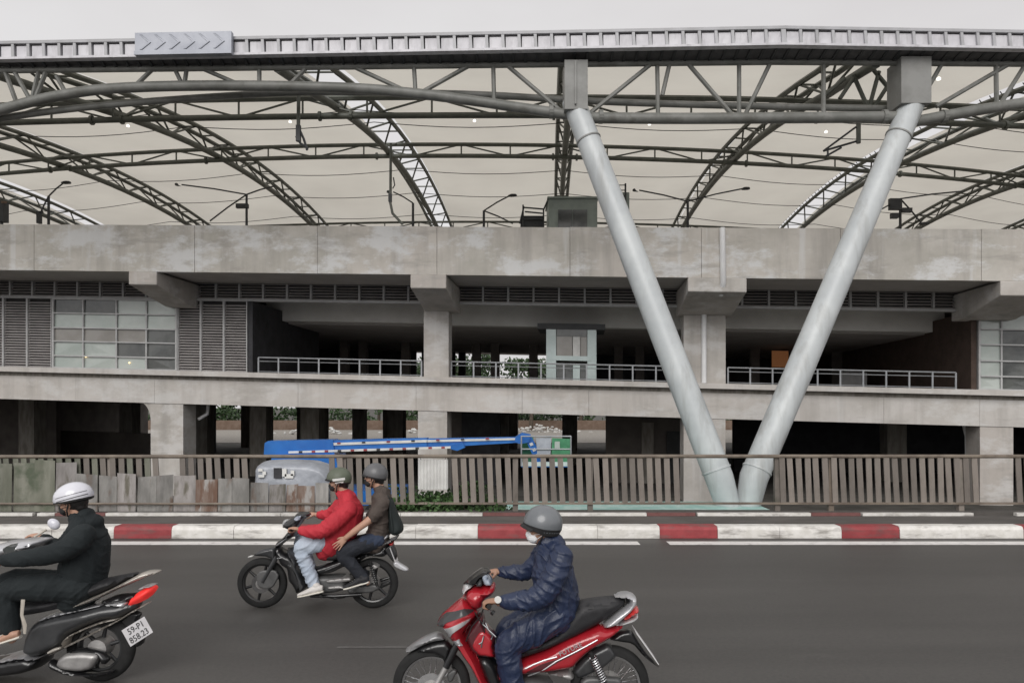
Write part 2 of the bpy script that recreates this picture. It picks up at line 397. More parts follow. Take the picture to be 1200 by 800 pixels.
        for a in fo:
            for i in range(len(a)):
                e = tuple(sorted((a[i], a[(i + 1) % len(a)]))); edge[e] = edge.get(e, 0) + 1
        bnd = {i for e, c in edge.items() if c == 1 for i in e}
        for i, q in enumerate(vo):
            if i in bnd: ys.append(0.0); continue
            d = min(dist(q) / er, 1.0); w = hw if hwf is None else hwf(q.x, q.y)
            ys.append(w * math.sqrt(max(0, 1 - (1 - d) ** 2)))
        n = len(vo); vs = []; back = {}
        for i, q in enumerate(vo): vs.append((q.x, y0 - ys[i], q.y))
        for i, q in enumerate(vo):
            if i in bnd: back[i] = i
            else: back[i] = len(vs); vs.append((q.x, y0 + ys[i], q.y))
        fs = [tuple(f) for f in fo] + [tuple(back[i] for i in reversed(f)) for f in fo]
        return s.add(vs, fs)
    def plate(s, outline, yc, surf, eps=.003, step=.012, th=.008):
        """thin raised panel lying on a pillow's surface, on both flanks"""
        pts = [Vector(p) for p in outline]; cut = []
        for i, a in enumerate(pts):
            b = pts[(i + 1) % len(pts)]; cut += [a.lerp(b, .12), a.lerp(b, .88)]
        pts = cut; ring = []
        for i, a in enumerate(pts):
            b = pts[(i + 1) % len(pts)]; n = max(1, int((b - a).length / step)); ring += [a.lerp(b, k / n) for k in range(n)]
        nr = len(ring); xs = [p.x for p in pts]; zs = [p.y for p in pts]; inner = []
        def dmin(q): return min((q - r_).length for r_ in ring)
        def inside(q):
            c = False; j = len(pts) - 1
            for i in range(len(pts)):
                a, b = pts[i], pts[j]
                if (a.y > q.y) != (b.y > q.y) and q.x < (b.x - a.x) * (q.y - a.y) / (b.y - a.y) + a.x: c = not c
                j = i
            return c
        for i in range(int((max(xs) - min(xs)) / step) + 2):
            for k in range(int((max(zs) - min(zs)) / step) + 2):
                q = Vector((min(xs) + i * step, min(zs) + k * step))
                if inside(q) and dmin(q) > step * .4: inner.append(q)
        vo, eo, fo, _, _, _ = delaunay_2d_cdt(ring + inner, [(i, (i + 1) % nr) for i in range(nr)], [], 1, 1e-6)
        cnt = {}
        for a in fo:
            for i in range(len(a)):
                e = (a[i], a[(i + 1) % len(a)]); k = tuple(sorted(e)); cnt.setdefault(k, []).append(e)
        bnd = [e[0] for e in cnt.values() if len(e) == 1]; n = len(vo)
        for sg_ in (-1, 1):
            ys = [surf(q.x, q.y) for q in vo]
            vs = [(q.x, yc + sg_ * (y + eps), q.y) for q, y in zip(vo, ys)] + [(q.x, yc + sg_ * max(0, y + eps - th), q.y) for q, y in zip(vo, ys)]
            fs = [tuple(f) for f in fo] + [tuple(i + n for i in reversed(f)) for f in fo] + [(b, a, a + n, b + n) for a, b in bnd]
            s.add(vs, fs)
        return s
    def mesh(s, name, off=Vector((0, 0, 0)), smooth=None, recalc=True):
        me = bpy.data.meshes.new(name)
        me.from_pydata([p - off for p in s.v], [], s.f)
        if recalc:
            bm = bmesh.new(); bm.from_mesh(me); bmesh.ops.recalc_face_normals(bm, faces=bm.faces); bm.to_mesh(me); bm.free()
        if smooth:
            me.shade_smooth()
            if smooth is not True: me.set_sharp_from_angle(angle=R(smooth))
        return me
    def build(s, name, mat, parent=None, smooth=None, kind=None, off=None):
        if parent is not None: off = root_of(parent).location
        off = Vector(off) if off is not None else Vector((0, 0, 0))
        me = s.mesh(name, off, smooth)
        o = bpy.data.objects.new(name, me); COL.objects.link(o)
        if mat: me.materials.append(MATS[mat])
        if parent is not None: o.parent = parent
        else: o.location = off
        if kind: o['kind'] = kind
        return o
def tag(o, label, cat, group=None):
    o['label'] = label; o['category'] = cat
    if group: o['group'] = group
    return o
def thing(name, label, cat, loc=(0, 0, 0), group=None):
    o = bpy.data.objects.new(name, None); COL.objects.link(o); o.location = loc; o.empty_display_size = .3
    return tag(o, label, cat, group)
def inst(src, name, parent, loc=(0, 0, 0), rot=None, mat=None):
    o = bpy.data.objects.new(name, src); COL.objects.link(o); o.parent = parent; o.location = loc
    if rot: o.rotation_euler = rot
    return o
def P(px, py, D):
    """a photograph pixel at distance D -> the place it stands at"""
    return Vector(((px - 600) / F * D, D, CH - (py - HY) / F * D))
def text_mesh(txt, size, extrude=.001):
    cu = bpy.data.curves.new('lettering', 'FONT'); cu.body = txt; cu.size = size; cu.extrude = extrude; cu.resolution_u = 2
    ob = bpy.data.objects.new('lettering', cu); COL.objects.link(ob)
    dg = bpy.context.evaluated_depsgraph_get()
    me = bpy.data.meshes.new_from_object(ob.evaluated_get(dg))
    bpy.data.objects.remove(ob); bpy.data.curves.remove(cu)
    me.materials.clear()
    return me
def text_obj(name, txt, size, M, mat, parent, extrude=.001):
    me = text_mesh(txt, size, extrude); off = root_of(parent).location
    me.transform(Matrix.Translation(-off) @ M); me.materials.append(MATS[mat])
    o = bpy.data.objects.new(name, me); COL.objects.link(o); o.parent = parent
    return o

# ================================================================== GROUND, ROAD, KERB
GZ = -0.9
o = MB().add([(-1500, -200, GZ), (1500, -200, GZ), (1500, 2500, GZ), (-1500, 2500, GZ)], [(0, 1, 2, 3)]).build('ground', 'soil', kind='structure')
o = MB().box((-160, -60, GZ - .05), (160, 12.30, 0)).build('road', 'asphalt', kind='structure')
o = MB().box((-160, 12.58, GZ - .05), (160, 14.25, .165)).build('footway', 'footway', kind='structure')
def strip(x0, x1, y0, y1, z, name, mat, parent=None):
    return MB().add([(x0, y0, z), (x1, y0, z), (x1, y1, z), (x0, y1, z)], [(0, 1, 2, 3)]).build(name, mat, parent, kind=None if parent else 'structure')
def dx(px, D): return (px - 600) / F * D
strip(-40, dx(748, 11.93), 11.72, 12.02, .004, 'edge_line', 'line_white')
strip(dx(782, 11.93), 40, 11.72, 12.02, .004, 'edge_line', 'line_white')
strip(dx(395, 6.72), dx(560, 6.72), 6.69, 6.75, .004, 'lane_line', 'lane_worn')
strip(dx(-900, 6.72), dx(-420, 6.72), 6.69, 6.75, .004, 'lane_line', 'lane_worn')
# kerb: one structure, painted blocks as its pieces
kerb = MB().box((-60, 12.36, GZ), (60, 12.575, .15)).build('kerb', 'concrete_pale', kind='structure')
per = 213.4
def kerb_block(x0, x1, mat, k):
    dz = random.uniform(-.004, .004)
    m = MB(); p = [(x0 + .004, 12.305, 0.002), (x1 - .004, 12.305, 0.002), (x1 - .004, 12.572, 0.002), (x0 + .004, 12.572, 0.002),
                   (x0 + .004, 12.335, .165 + dz), (x1 - .004, 12.335, .165 + dz), (x1 - .004, 12.572, .165 + dz), (x0 + .004, 12.572, .165 + dz)]
    # rounded nose
    q = [(x0 + .004, 12.33), ]
    m.hexa(p)
    y0 = 12.335
    m2 = MB()
    prof = [(12.30, .003), (12.305, .14), (12.325, .185), (12.36, .20 + dz), (12.572, .2 + dz), (12.572, .003)]
    vs = [(x0 + .003, y, z) for y, z in prof] + [(x1 - .003, y, z) for y, z in prof]; n = len(prof)
    fs = [(i, (i + 1) % n, n + (i + 1) % n, n + i) for i in range(n)] + [tuple(reversed(range(n))), tuple(range(n, 2 * n))]
    jy = random.uniform(-.007, .007)
    vs = [(x, y + (jy if y < 12.5 else 0), z) for x, y, z in vs]
    m2.add(vs, fs); return m2.build('kerb_block', mat, kerb)
for k in range(-8, 9):
    a, b, c = 133 + per * k, 133 + 68 + per * k, 133 + per * (k + 1)
    kerb_block(dx(a, 12.3), dx(b, 12.3), 'paint_red', k)
    mid = (b + c) / 2
    kerb_block(dx(b, 12.3), dx(mid, 12.3), 'paint_white', k); kerb_block(dx(mid, 12.3), dx(c, 12.3), 'paint_white', k)
# low plinth under the railings, painted the same way
plinth = MB().box((-60, 13.80, .1), (60, 14.2, .215)).build('plinth', 'footway', kind='structure')
segs = [(-320, 40, 'w'), (45, 66, 'w'), (66, 125, 'r'), (125, 330, 'w'), (330, 470, 'w'), (470, 566, 'w'), (566, 616, 'r'), (618, 758, 'w'), (758, 815, 'r'), (817, 950, 'w'), (950, 1008, 'r'), (1010, 1140, 'w'), (1190, 1500, 'w')]
for a, b, c in segs:
    MB().box((dx(a, 13.74), 13.70, .168), (dx(b, 13.74) - .01, 13.798, .222)).build('plinth_block', 'paint_white' if c == 'w' else 'paint_red_dull', plinth)

# ================================================================== STATION BUILDING
# facade frame: u along the front, v into the building, w up (the deck falls slightly along its length)
TH = R(5.2); CT, ST = math.cos(TH), math.sin(TH); FY = 22.5; SH = -.027
def B(u, v, w): return Vector((u * CT + v * ST, FY - u * ST + v * CT, w + SH * u))
def FU(px, V):
    a = (px - 600) / F
    return (a * (FY + V * CT) - V * ST) / (CT + a * ST)
def FW(px, py, V):
    u = FU(px, V); Y = FY - u * ST + V * CT
    return CH - (py - HY) / F * Y - SH * u
st = thing('station_building', 'long raw concrete elevated station with open concourse and louvred storey', 'station', B(0, 0, 0) * 1)
st.location.z = GZ
def bb(u0, u1, v0, v1, w0, w1, name, mat, parent=None, kind=None):
    return MB().box((u0, v0, w0), (u1, v1, w1), B).build(name, mat, parent or st, kind=kind)
UL, UR = -34.0, 32.0
WT, WP = 7.66, 6.18                 # parapet top, parapet underside
# parapet panels
jp = [-620, -330, -130, 40, 228, 372, 512, 668, 822, 985, 1150, 1320, 1600]
ju = [UL] + [FU(p, 0) for p in jp[1:-1]] + [UR]
for a, b in zip(ju[:-1], ju[1:]):
    bb(a + .006, b - .006, random.uniform(-.004, .006), .24, WP, WT + random.uniform(-.008, .008), 'parapet_panel', 'concrete')
bb(UL, UR, .244, .5, WP + .05, WT - .06, 'parapet_core', 'concrete')
bb(UL, UR, .5, 36, 6.24, 6.75, 'platform_slab', 'ceiling_dark')
VF = 2.2                            # plane of the storeys below
# brackets carrying the deck edge (tapering underneath towards the front) with columns
WL = FW(650, 445, VF)               # top of the ledge
WB = FW(500, 481, VF)               # underside of the first-floor beam
def bracket(px0, px1):
    u0, u1 = FU(px0, 0), FU(px1, 0); m = MB(); d = .42
    pr = [(-.02, WP - .003), (-.02, WP - d), (VF - .15, WP - d - .42), (VF + .6, WP - d - .42), (VF + .6, WP - .003)]
    vs = [B(u0, v, w) for v, w in pr] + [B(u1, v, w) for v, w in pr]; n = 5
    m.add(vs, [(i, (i + 1) % n, n + (i + 1) % n, n + i) for i in range(n)] + [tuple(reversed(range(n))), tuple(range(n, 2 * n))])
    o = m.build('bracket', 'concrete_column', st)
    md = o.modifiers.new('bevel', 'BEVEL'); md.width = .03; md.segments = 2
    return u0, u1
br = [(-182, -150), (151, 184), (481, 523), (806, 875), (1172, 1240)]
for a, b in br: bracket(a, b)
cw = .66
colU = []
for a, b in [(-150, -112), (190, 228), (497, 526)]:
    colU.append((FU(a, VF), FU(b, VF)))
for u0, u1 in colU[2:]:
    bb(u0, u1, VF - .05, VF + .6, WL + .004, WP - .8, 'column', 'concrete_column')
# double column with the downpipe between
for a, b in ((801, 822.5), (827.5, 850)):
    bb(FU(a, VF), FU(b, VF), VF - .05, VF + .6, WL + .004, WP - .55, 'column', 'concrete_column')
bb(FU(822.5, VF), FU(827.5, VF), VF + .1, VF + .5, WL + .004, WP - .55, 'column_infill', 'concrete_dark')
# ledge, darker strip right under it, and beam
bb(UL, UR, VF - .32, VF + 3.0, WL - .17, WL, 'ledge', 'concrete_pale')
bb(UL, UR, VF - .02, VF + .5, WL - .30, WL - .174, 'dark_strip', 'concrete_dark')
jb = [-330, -60, 90, 182, 350, 488, 612, 690, 800, 905, 1035, 1147, 1300]
jv = [UL] + [FU(p, VF) for p in jb] + [UR]
for a, b in zip(jv[:-1], jv[1:]):
    bb(a + .004, b - .004, VF - .05 + random.uniform(-.006, .006), VF + .55, WB, WL - .304, 'beam', 'concrete_pale')
bb(UL, UR, VF + .55, 36, WL - .6, WL - .31, 'concourse_slab', 'ceiling_dark')
# columns of the lower level
low = [(-172, -118), (177, 215), (490, 524), (801, 850), (1148, 1187), (1480, 1520)]
lowU = []
for a, b in low:
    u0, u1 = FU(a, VF), FU(b, VF); lowU.append((u0 + u1) / 2)
    bb(u0, u1, VF - .02, VF + .85, -3.2, WB - .004, 'column', 'concrete_column')
u0 = FU(177, VF)
# arched haunch on the left column
m = MB(); pr = [(u0 - .001, WB - .3)] ; arc = []
for k in range(9):
    t = k / 8 * math.pi / 2
    arc.append((u0 - .30 + .30 * math.sin(t) , WB - .005 - .7 + .7 * math.cos(t)))
arc = [(u0 - .36, WB - .006)] + [(u0 - .36 + .36 * math.sin(t), WB - .006 - .75 * (1 - math.cos(t))) for t in [k / 8 * math.pi / 2 for k in range(9)]] + [(u0 + .01, WB - .006)]
vs = [B(u, VF, w) for u, w in arc] + [B(u, VF + .8, w) for u, w in arc]; n = len(arc)
m.add(vs, [(i, (i + 1) % n, n + (i + 1) % n, n + i) for i in range(n)] + [tuple(range(n)), tuple(reversed(range(n, 2 * n)))])
m.build('haunch', 'concrete_column', st)
# columns and walls deeper inside the lower level
def inner(u0, u1, v0, v1, w0, w1, name, mat): return bb(u0, u1, v0, v1, w0, w1, name, mat)
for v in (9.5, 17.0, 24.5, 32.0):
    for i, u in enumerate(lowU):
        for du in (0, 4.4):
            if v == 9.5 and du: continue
            inner(u + du - .38, u + du + .38, v, v + .8, -3.2, WL - .605, 'inner_column', 'concrete_dark')
inner(FU(360, 9.0), FU(372, 9.0) + .35, 8.2, 9.0, -3.2, WL - .605, 'inner_column', 'concrete_dark')
# cross beams under the concourse slab
for v in (9.6, 17.1, 24.6, 32.1):
    inner(UL, UR, v, v + .6, WL - 1.05, WL - .602, 'cross_beam', 'ceiling_dark')
# walls closing parts of the lower level
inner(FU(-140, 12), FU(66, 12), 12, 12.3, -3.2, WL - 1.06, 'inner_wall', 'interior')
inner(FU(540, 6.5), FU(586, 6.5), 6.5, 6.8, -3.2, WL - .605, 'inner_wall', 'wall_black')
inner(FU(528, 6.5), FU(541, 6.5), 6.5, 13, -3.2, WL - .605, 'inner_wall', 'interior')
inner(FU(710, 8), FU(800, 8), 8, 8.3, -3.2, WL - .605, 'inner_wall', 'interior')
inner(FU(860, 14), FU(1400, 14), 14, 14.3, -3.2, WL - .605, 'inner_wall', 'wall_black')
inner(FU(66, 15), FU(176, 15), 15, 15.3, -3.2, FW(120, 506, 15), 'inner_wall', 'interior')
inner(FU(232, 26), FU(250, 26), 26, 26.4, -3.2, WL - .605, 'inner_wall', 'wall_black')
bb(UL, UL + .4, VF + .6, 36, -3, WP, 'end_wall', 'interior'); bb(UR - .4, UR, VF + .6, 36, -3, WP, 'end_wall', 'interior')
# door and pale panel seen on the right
inner(FU(752, 7.95), FU(766, 7.95), 7.9, 7.99, -3.2, FW(760, 495, 7.9), 'pale_panel', 'concrete_dark')
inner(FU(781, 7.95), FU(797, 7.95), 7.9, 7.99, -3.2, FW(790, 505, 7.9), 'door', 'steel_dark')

# ---------------- clerestory louvres
VC = 2.55
wc1, wc0 = FW(650, 333, VC), FW(650, 356, VC)
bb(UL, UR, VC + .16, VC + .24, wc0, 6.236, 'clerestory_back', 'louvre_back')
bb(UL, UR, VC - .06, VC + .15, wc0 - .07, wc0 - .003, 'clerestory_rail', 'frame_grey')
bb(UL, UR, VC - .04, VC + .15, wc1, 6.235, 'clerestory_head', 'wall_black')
def louvre(u0, u1, w0, w1, v, pitch, name='louvre_panel', t=.045):
    m = MB(); e = .03
    for a, b, c, d in ((u0, u0 + e, w0, w1), (u1 - e, u1, w0, w1), (u0 + e, u1 - e, w0, w0 + e * .6), (u0 + e, u1 - e, w1 - e * .6, w1)):
        m.box((a, v - .03, c), (b, v + .1, d), B)
    f = m.build(name, 'frame_grey', st)
    m = MB(); n = int((w1 - w0 - .04) / pitch)
    for k in range(n):
        w = w0 + .02 + (k + .5) * pitch
        p = [B(u0 + e, v, w - t), B(u1 - e, v, w - t), B(u1 - e, v + .09, w + .005), B(u0 + e, v + .09, w + .005),
             B(u0 + e, v, w - t + .014), B(u1 - e, v, w - t + .014), B(u1 - e, v + .09, w + .019), B(u0 + e, v + .09, w + .019)]
        m.hexa(p)
    m.build('louvre_slats', 'louvre', f, kind='stuff')
u = UL + .1; step = .86
bu = [(FU(a, 0) - .05, FU(b, 0) + .05) for a, b in br]
while u < UR - step:
    louvre(u, u + step - .004, wc0, wc1, VC, .098)
    u += step
# ---------------- left louvre walls and window grid
VW = 2.4
wtop = FW(130, 350, VW); wbot = WL + .002
def lz(pxs):
    for a, b in zip(pxs[:-1], pxs[1:]):
        ua, ub = FU(a, VW), FU(b, VW)
        louvre(ua, ub - .004, wbot, wc0 - .075, VW, .095)
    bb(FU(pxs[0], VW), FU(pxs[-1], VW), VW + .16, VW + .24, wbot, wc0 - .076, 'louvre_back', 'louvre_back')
lz([-260, -231, -202, -173]); lz([-110, -82, -54, -25, 4, 32, 61]); lz([208.5, 235.5, 262.5, 290])
def window(pxc, pyr, refpx, pats):
    us = [FU(p, VW) for p in pxc]; ws = [FW(refpx, y, VW) for y in pyr]
    ws[-1] = wbot
    win = MB()
    win.box((us[0], VW - .05, wbot), (us[0] + .06, VW + .1, ws[0]), B); win.box((us[-1] - .06, VW - .05, wbot), (us[-1], VW + .1, ws[0]), B)
    win.box((us[0] + .061, VW - .05, ws[0] - .06), (us[-1] - .061, VW + .1, ws[0]), B); win.box((us[0] + .061, VW - .05, wbot), (us[-1] - .061, VW + .1, wbot + .05), B)
    w_o = win.build('window', 'frame_grey', st)
    for u in us[1:-1]: MB().box((u - .025, VW - .045, wbot + .052), (u + .025, VW + .08, ws[0] - .062), B).build('mullion', 'frame_grey', w_o)
    for w in ws[1:-1]: MB().box((us[0] + .062, VW - .07, w - .022), (us[-1] - .062, VW + .0, w + .022), B).build('transom', 'frame_grey', w_o)
    for j in range(len(ws) - 1):
        for i in range(len(us) - 1):
            c = pats[j][i]; tl = random.uniform(-.012, .012)
            a0, a1 = us[i] + .026, us[i + 1] - .026; b1, b0 = ws[j], ws[j + 1]
            p = [B(a0, VW + .02 + tl, b0), B(a1, VW + .02 - tl, b0), B(a1, VW + .03 - tl, b0), B(a0, VW + .03 + tl, b0),
                 B(a0, VW + .02 - tl, b1), B(a1, VW + .02 + tl, b1), B(a1, VW + .03 + tl, b1), B(a0, VW + .03 - tl, b1)]
            MB().hexa(p).build('pane', {'g': 'glass_green', 'd': 'glass_dark', 'b': 'glass_beige'}[c], w_o)
    bb(us[0], us[-1], VW + .3, VW + .4, wbot, ws[0], 'window_back', 'interior')
    return us, ws
us, ws = window([62, 98, 137, 172, 208], [350, 368, 385, 401, 418, 435], 135, ['ddgg', 'gggg', 'bbbd', 'ggdd', 'gggd'])
for px, py in ((101, 418), (152, 425)):
    u = FU(px, VW); w = FW(px, py, VW); MB().ball(B(u, VW - .02, w), .03, 8, 6).build('reading_lamp', 'window_lamp', st)
window([1146, 1173, 1215, 1250], [367, 386, 404, 423, 441, 461], 1170, ['ggg', 'gdg', 'gdd', 'gdd', 'gdd'])
# filler wall between bracket wall and clerestory over solid bays
# ---------------- concourse interior
fl = WL - .31
bb(UL, UR, 19.5, 19.8, fl, FW(600, 415, 19.5), 'back_wall_low', 'wall_black') if False else None
wo1, wo0 = FW(600, 412, 19.5), FW(600, 452, 19.5)
segsU = [UL, FU(487, 19.5), FU(494, 19.5), FU(533, 19.5), FU(537, 19.5), FU(545, 19.5), FU(690, 19.5), UR]
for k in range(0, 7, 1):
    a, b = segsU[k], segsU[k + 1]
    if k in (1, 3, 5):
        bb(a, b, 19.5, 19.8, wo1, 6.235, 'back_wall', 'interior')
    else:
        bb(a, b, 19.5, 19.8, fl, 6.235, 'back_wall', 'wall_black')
# structure seen against the view outside
for px in (583, 622, 640, 668):
    bb(FU(px, 19.2), FU(px, 19.2) + .12, 19.2, 19.3, fl, wo1, 'post', 'steel_dark')
for px in (553, 575, 620, 720, 745, 398, 420, 470, 880, 1010):
    bb(FU(px, 13), FU(px, 13) + .4, 13, 13.4, fl, 6.235, 'inner_column', 'interior')
# painted downstand beams just behind the front
def beam(p0, p1, ya, yb, ref, v):
    bb(FU(p0, v), FU(p1, v), v, v + .5, FW(ref, yb, v), FW(ref, ya, v), 'downstand_beam', 'beam_paint')
VB = 5.0
beam(312, 520, 352, 377, 400, VB); beam(522, 812, 352, 383, 650, VB); beam(835, 1107, 352, 387, 980, VB)
bb(UL, UR, VB + .6, 19.4, FW(650, 392, 8), FW(650, 384, 8) , 'concourse_ceiling', 'ceiling_dark')
# side walls of the concourse bays
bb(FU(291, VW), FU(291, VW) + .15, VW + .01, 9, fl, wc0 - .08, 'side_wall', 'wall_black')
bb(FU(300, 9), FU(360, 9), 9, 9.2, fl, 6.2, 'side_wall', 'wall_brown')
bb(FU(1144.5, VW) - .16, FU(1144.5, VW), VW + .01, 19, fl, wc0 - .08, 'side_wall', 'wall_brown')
bb(FU(318, 8.9), FU(325, 8.9), 8.85, 8.95, fl, FW(320, 398, 8.9), 'door', 'frame_grey')
bb(FU(1048, 11), FU(1061, 11), 11, 11.1, fl, FW(1054, 415, 11), 'door', 'frame_grey')
bb(FU(985, 9), FU(1016, 9), 9, 9.1, fl, FW(1000, 436, 9), 'counter_screen', 'frame_grey')
bb(FU(975, 14), FU(1030, 14), 14, 14.1, fl, FW(1000, 395, 14), 'partition', 'interior')
m = MB(); m.box((FU(905, 12), 12, FW(915, 430, 12)), (FU(924, 12), 12.1, FW(915, 411, 12)), B); m.build('lit_doorway', 'room_lit', st)
# railings of the concourse front
def railing(p0, p1, n):
    v = 2.5; ua, ub = FU(p0, v), FU(p1, v); ref = (p0 + p1) / 2
    wt = WL + .55
    rl = thing_part('railing')
    m = MB()
    m.tube([B(ua, v, wt), B(ub, v, wt)], .026, 8); r0 = m.build('railing', 'rail_metal', st, smooth=40)
    for h in (.42, .06): MB().tube([B(ua, v, WL + h), B(ub, v, WL + h)], .016, 6).build('rail', 'rail_metal', r0, smooth=40)
    for k in range(n + 1):
        u = ua + (ub - ua) * k / n
        MB().box((u - .025, v - .02, WL - .01), (u + .025, v + .02, wt), B).build('post', 'rail_metal', r0)
def thing_part(n): return None
railing(303, 494, 8); railing(529, 796, 10); railing(853, 1120, 10)
# glass lift inside the concourse
VL = 3.4
lf = thing('glass_lift', 'pale green glazed lift shaft standing in the station concourse', 'lift', B(FU(670, VL), VL, fl))
ua, ub = FU(640, VL), FU(699, VL); wl0, wl1 = fl, FW(670, 386, VL)
uu = [ua, FU(652, VL), FU(671, VL), FU(680, VL), FU(688, VL), ub]
wm1, wm0 = FW(670, 417, VL), FW(670, 422.5, VL)
for i, (a, b, c0, c1, mt) in enumerate([(uu[0], uu[1], wl0, wm0, 'glass_lift'), (uu[1], uu[2], wl0, wm0 - .1, 'glass_dark'), (uu[2], uu[3], wl0, wm0 - .1, 'glass_lift'), (uu[3], uu[4], wl0, wm0 - .1, 'glass_dark'), (uu[4], uu[5], wl0, wm0, 'glass_lift'),
                                       (uu[0], uu[1], wm1, wl1, 'glass_lift'), (uu[1], uu[2], wm1, wl1 - .25, 'glass_beige'), (uu[2], uu[3], wm1, wl1 - .25, 'sheet_white'), (uu[3], uu[4], wm1, wl1 - .25, 'glass_beige'), (uu[4], uu[5], wm1, wl1, 'glass_lift'), (uu[1], uu[4], wl1 - .24, wl1, 'glass_dark')]):
    MB().box((a + .01, VL, c0), (b - .01, VL + .03, c1), B).build('glass_panel', mt, lf)
MB().box((ua, VL - .02, wm0), (ub, VL + .06, wm1), B).build('band', 'glass_lift', lf)
MB().box((ua, VL + .05, wl0), (ua + .06, VL + 1.6, wl1), B).build('side_panel', 'glass_lift', lf)
MB().box((ub - .06, VL + .05, wl0), (ub, VL + 1.6, wl1), B).build('side_panel', 'glass_lift', lf)
MB().box((ua + .06, VL + 1.5, wl0), (ub - .06, VL + 1.55, wl1), B).build('rear_panel', 'glass_beige', lf)
MB().box((ua - .3, VL - .05, wl1 + .004), (ub + .3, VL + 1.7, wl1 + .2), B).build('head_beam', 'steel_dark', lf)
# downpipes
def pipe(pts, r, name='downpipe'): return MB().tube(pts, r, 10).build(name, 'white_pipe', st, smooth=50)
pipe([B(FU(846.5, -.1), -.1, WT - .02), B(FU(847.5, -.1), -.1, WP - .15), B(FU(847, 0), .3, WP - .45)], .085)
pipe([B(FU(825, VF - .1), VF - .1, WP - .8), B(FU(825, VF - .1), VF - .1, WL + .01)], .085)
v = VF + .95; pipe([B(FU(1131, v), v, WB - .01), B(FU(1134, v), v, WB - .35), B(FU(1137, v), v, -3)], .09)
v = VF + 1.1; pipe([B(FU(244, v), v, WB - .0), B(FU(243, v), v, WB - .35), B(FU(234, v), v - .1, WB - .55)], .06)

# ================================================================== ROOF
rf = thing('station_roof', 'vaulted beige fabric canopy on curved dark steel lattice arches over the platforms', 'roof', (4, 18, GZ))
def prof(D): return 13.35 - .0071 * (D - 38) ** 2
def RE(X): return 18.1 + (6.46 - X) * .024 if X < 6.46 else 18.1 + (X - 6.46) * .017   # back line of the edge gutter
def RP(X, D, dz=0):
    """roof point: X along, D across from the front edge (18) to the far edge (58)"""
    t = max(0, min(1, (D - 18) / 13))
    return Vector((X + .052 * (D - 18), D + (1 - t) * (RE(X) - 18.1) + t * .0058 * (X + 3.5) ** 2, prof(D) + dz + max(0, 21 - D) * .07))
def FE(X):   # front edge line in plan
    return 17.5 + (6.46 - X) * .0385 if X < 6.46 else 17.5 + (X - 6.46) * .034
S = 7.4
X0 = 1.55                      # arch right behind the left strut
ZT, ZB = 11.20, 10.74
# membrane bays between arches; a slit over every third arch lets the sky through
open_arch = {-4, -1, 2, 5}
arches = list(range(-6, 7))
DS = [18.05 + k * 1.6 for k in range(26)]
for k in arches[:-1]:
    a = X0 + S * k + (.62 if k in open_arch else .02); b = X0 + S * (k + 1) - (.62 if (k + 1) in open_arch else .02)
    m = MB(); nx = 6; vs = []
    for D in DS:
        for i in range(nx + 1):
            t = i / nx; X = a + (b - a) * t
            vs.append(RP(X, D, (.75 if D > 19 else .5) - .22 * math.sin(math.pi * t) * math.sin(math.pi * min(1, (D - 18) / 40))))
    fs = []
    for j in range(len(DS) - 1):
        for i in range(nx): fs.append((j * (nx + 1) + i, j * (nx + 1) + i + 1, (j + 1) * (nx + 1) + i + 1, (j + 1) * (nx + 1) + i))
    m.add(vs, fs); m.build('membrane_panel', 'membrane', rf, smooth=True)
# arches
for k in arches:
    X = X0 + S * k; op = k in open_arch
    w = .62 if op else .32
    Ds = [18.14 + i * 1.5 for i in range(27)]
    a = MB(); a.tube([RP(X, D, -.12) for D in Ds], .125, 8); ar = a.build('arch_truss', 'steel', rf, smooth=50)
    for s_ in (-1, 1): MB().tube([RP(X + s_ * w, D, .52) for D in Ds], .085, 6).build('chord', 'steel', ar, smooth=50)
    m = MB()
    for i in range(0, 26):
        for s_ in (-1, 1):
            p, q = RP(X, Ds[i], -.12), RP(X + s_ * w, Ds[i + 1], .52)
            if i % 2: p, q = RP(X, Ds[i + 1], -.12), RP(X + s_ * w, Ds[i], .52)
            m.tube([p, q], .038, 5, caps=False)
        if not op or i % 2 == 0: m.tube([RP(X - w, Ds[i], .52), RP(X + w, Ds[i], .52)], .035, 5, caps=False)
        if op:
            for q_ in range(3): m.tube([RP(X - w - .12, Ds[i] + q_ * .5, .66), RP(X - w, Ds[i] + q_ * .5, .52)], .02, 4, caps=False)
    m.build('lattice', 'steel', ar, smooth=50, kind='stuff')
# longitudinal trusses
def ltruss(D, zu, zl, r, name='purlin_truss', wr=.035, xs=(-40, 44), pitch=2.05):
    n = 56; Xs = [xs[0] + (xs[1] - xs[0]) * i / n for i in range(n + 1)]
    o = MB().tube([RP(X, D, zl) for X in Xs], r, 8).build(name, 'steel', rf, smooth=50)
    MB().tube([RP(X, D, zu) for X in Xs], r * .85, 6).build('chord', 'steel', o, smooth=50)
    m = MB(); k = 0; X = xs[0] + .3
    while X < xs[1] - pitch:
        m.tube([RP(X, D, zl), RP(X, D, zu)], wr, 5, caps=False)
        m.tube([RP(X, D, zl if k % 2 else zu), RP(X + pitch, D, zu if k % 2 else zl)], wr, 5, caps=False)
        X += pitch; k += 1
    m.build('web', 'steel', o, smooth=50, kind='stuff')
    for X in [X0 + S * k + d for k in arches for d in (-.5, .5)]:
        if xs[0] < X < xs[1]: m2 = MB().lathe(RP(X, D, zl), [(r + .05, -.04), (r + .05, .04), (r, .04), (r, -.04)], 10, 'X').build('flange', 'steel', o)
ltruss(31, .18, -.3, .095)
ltruss(23.2, .15, -.42, .10)
ltruss(44, .1, -.35, .08)
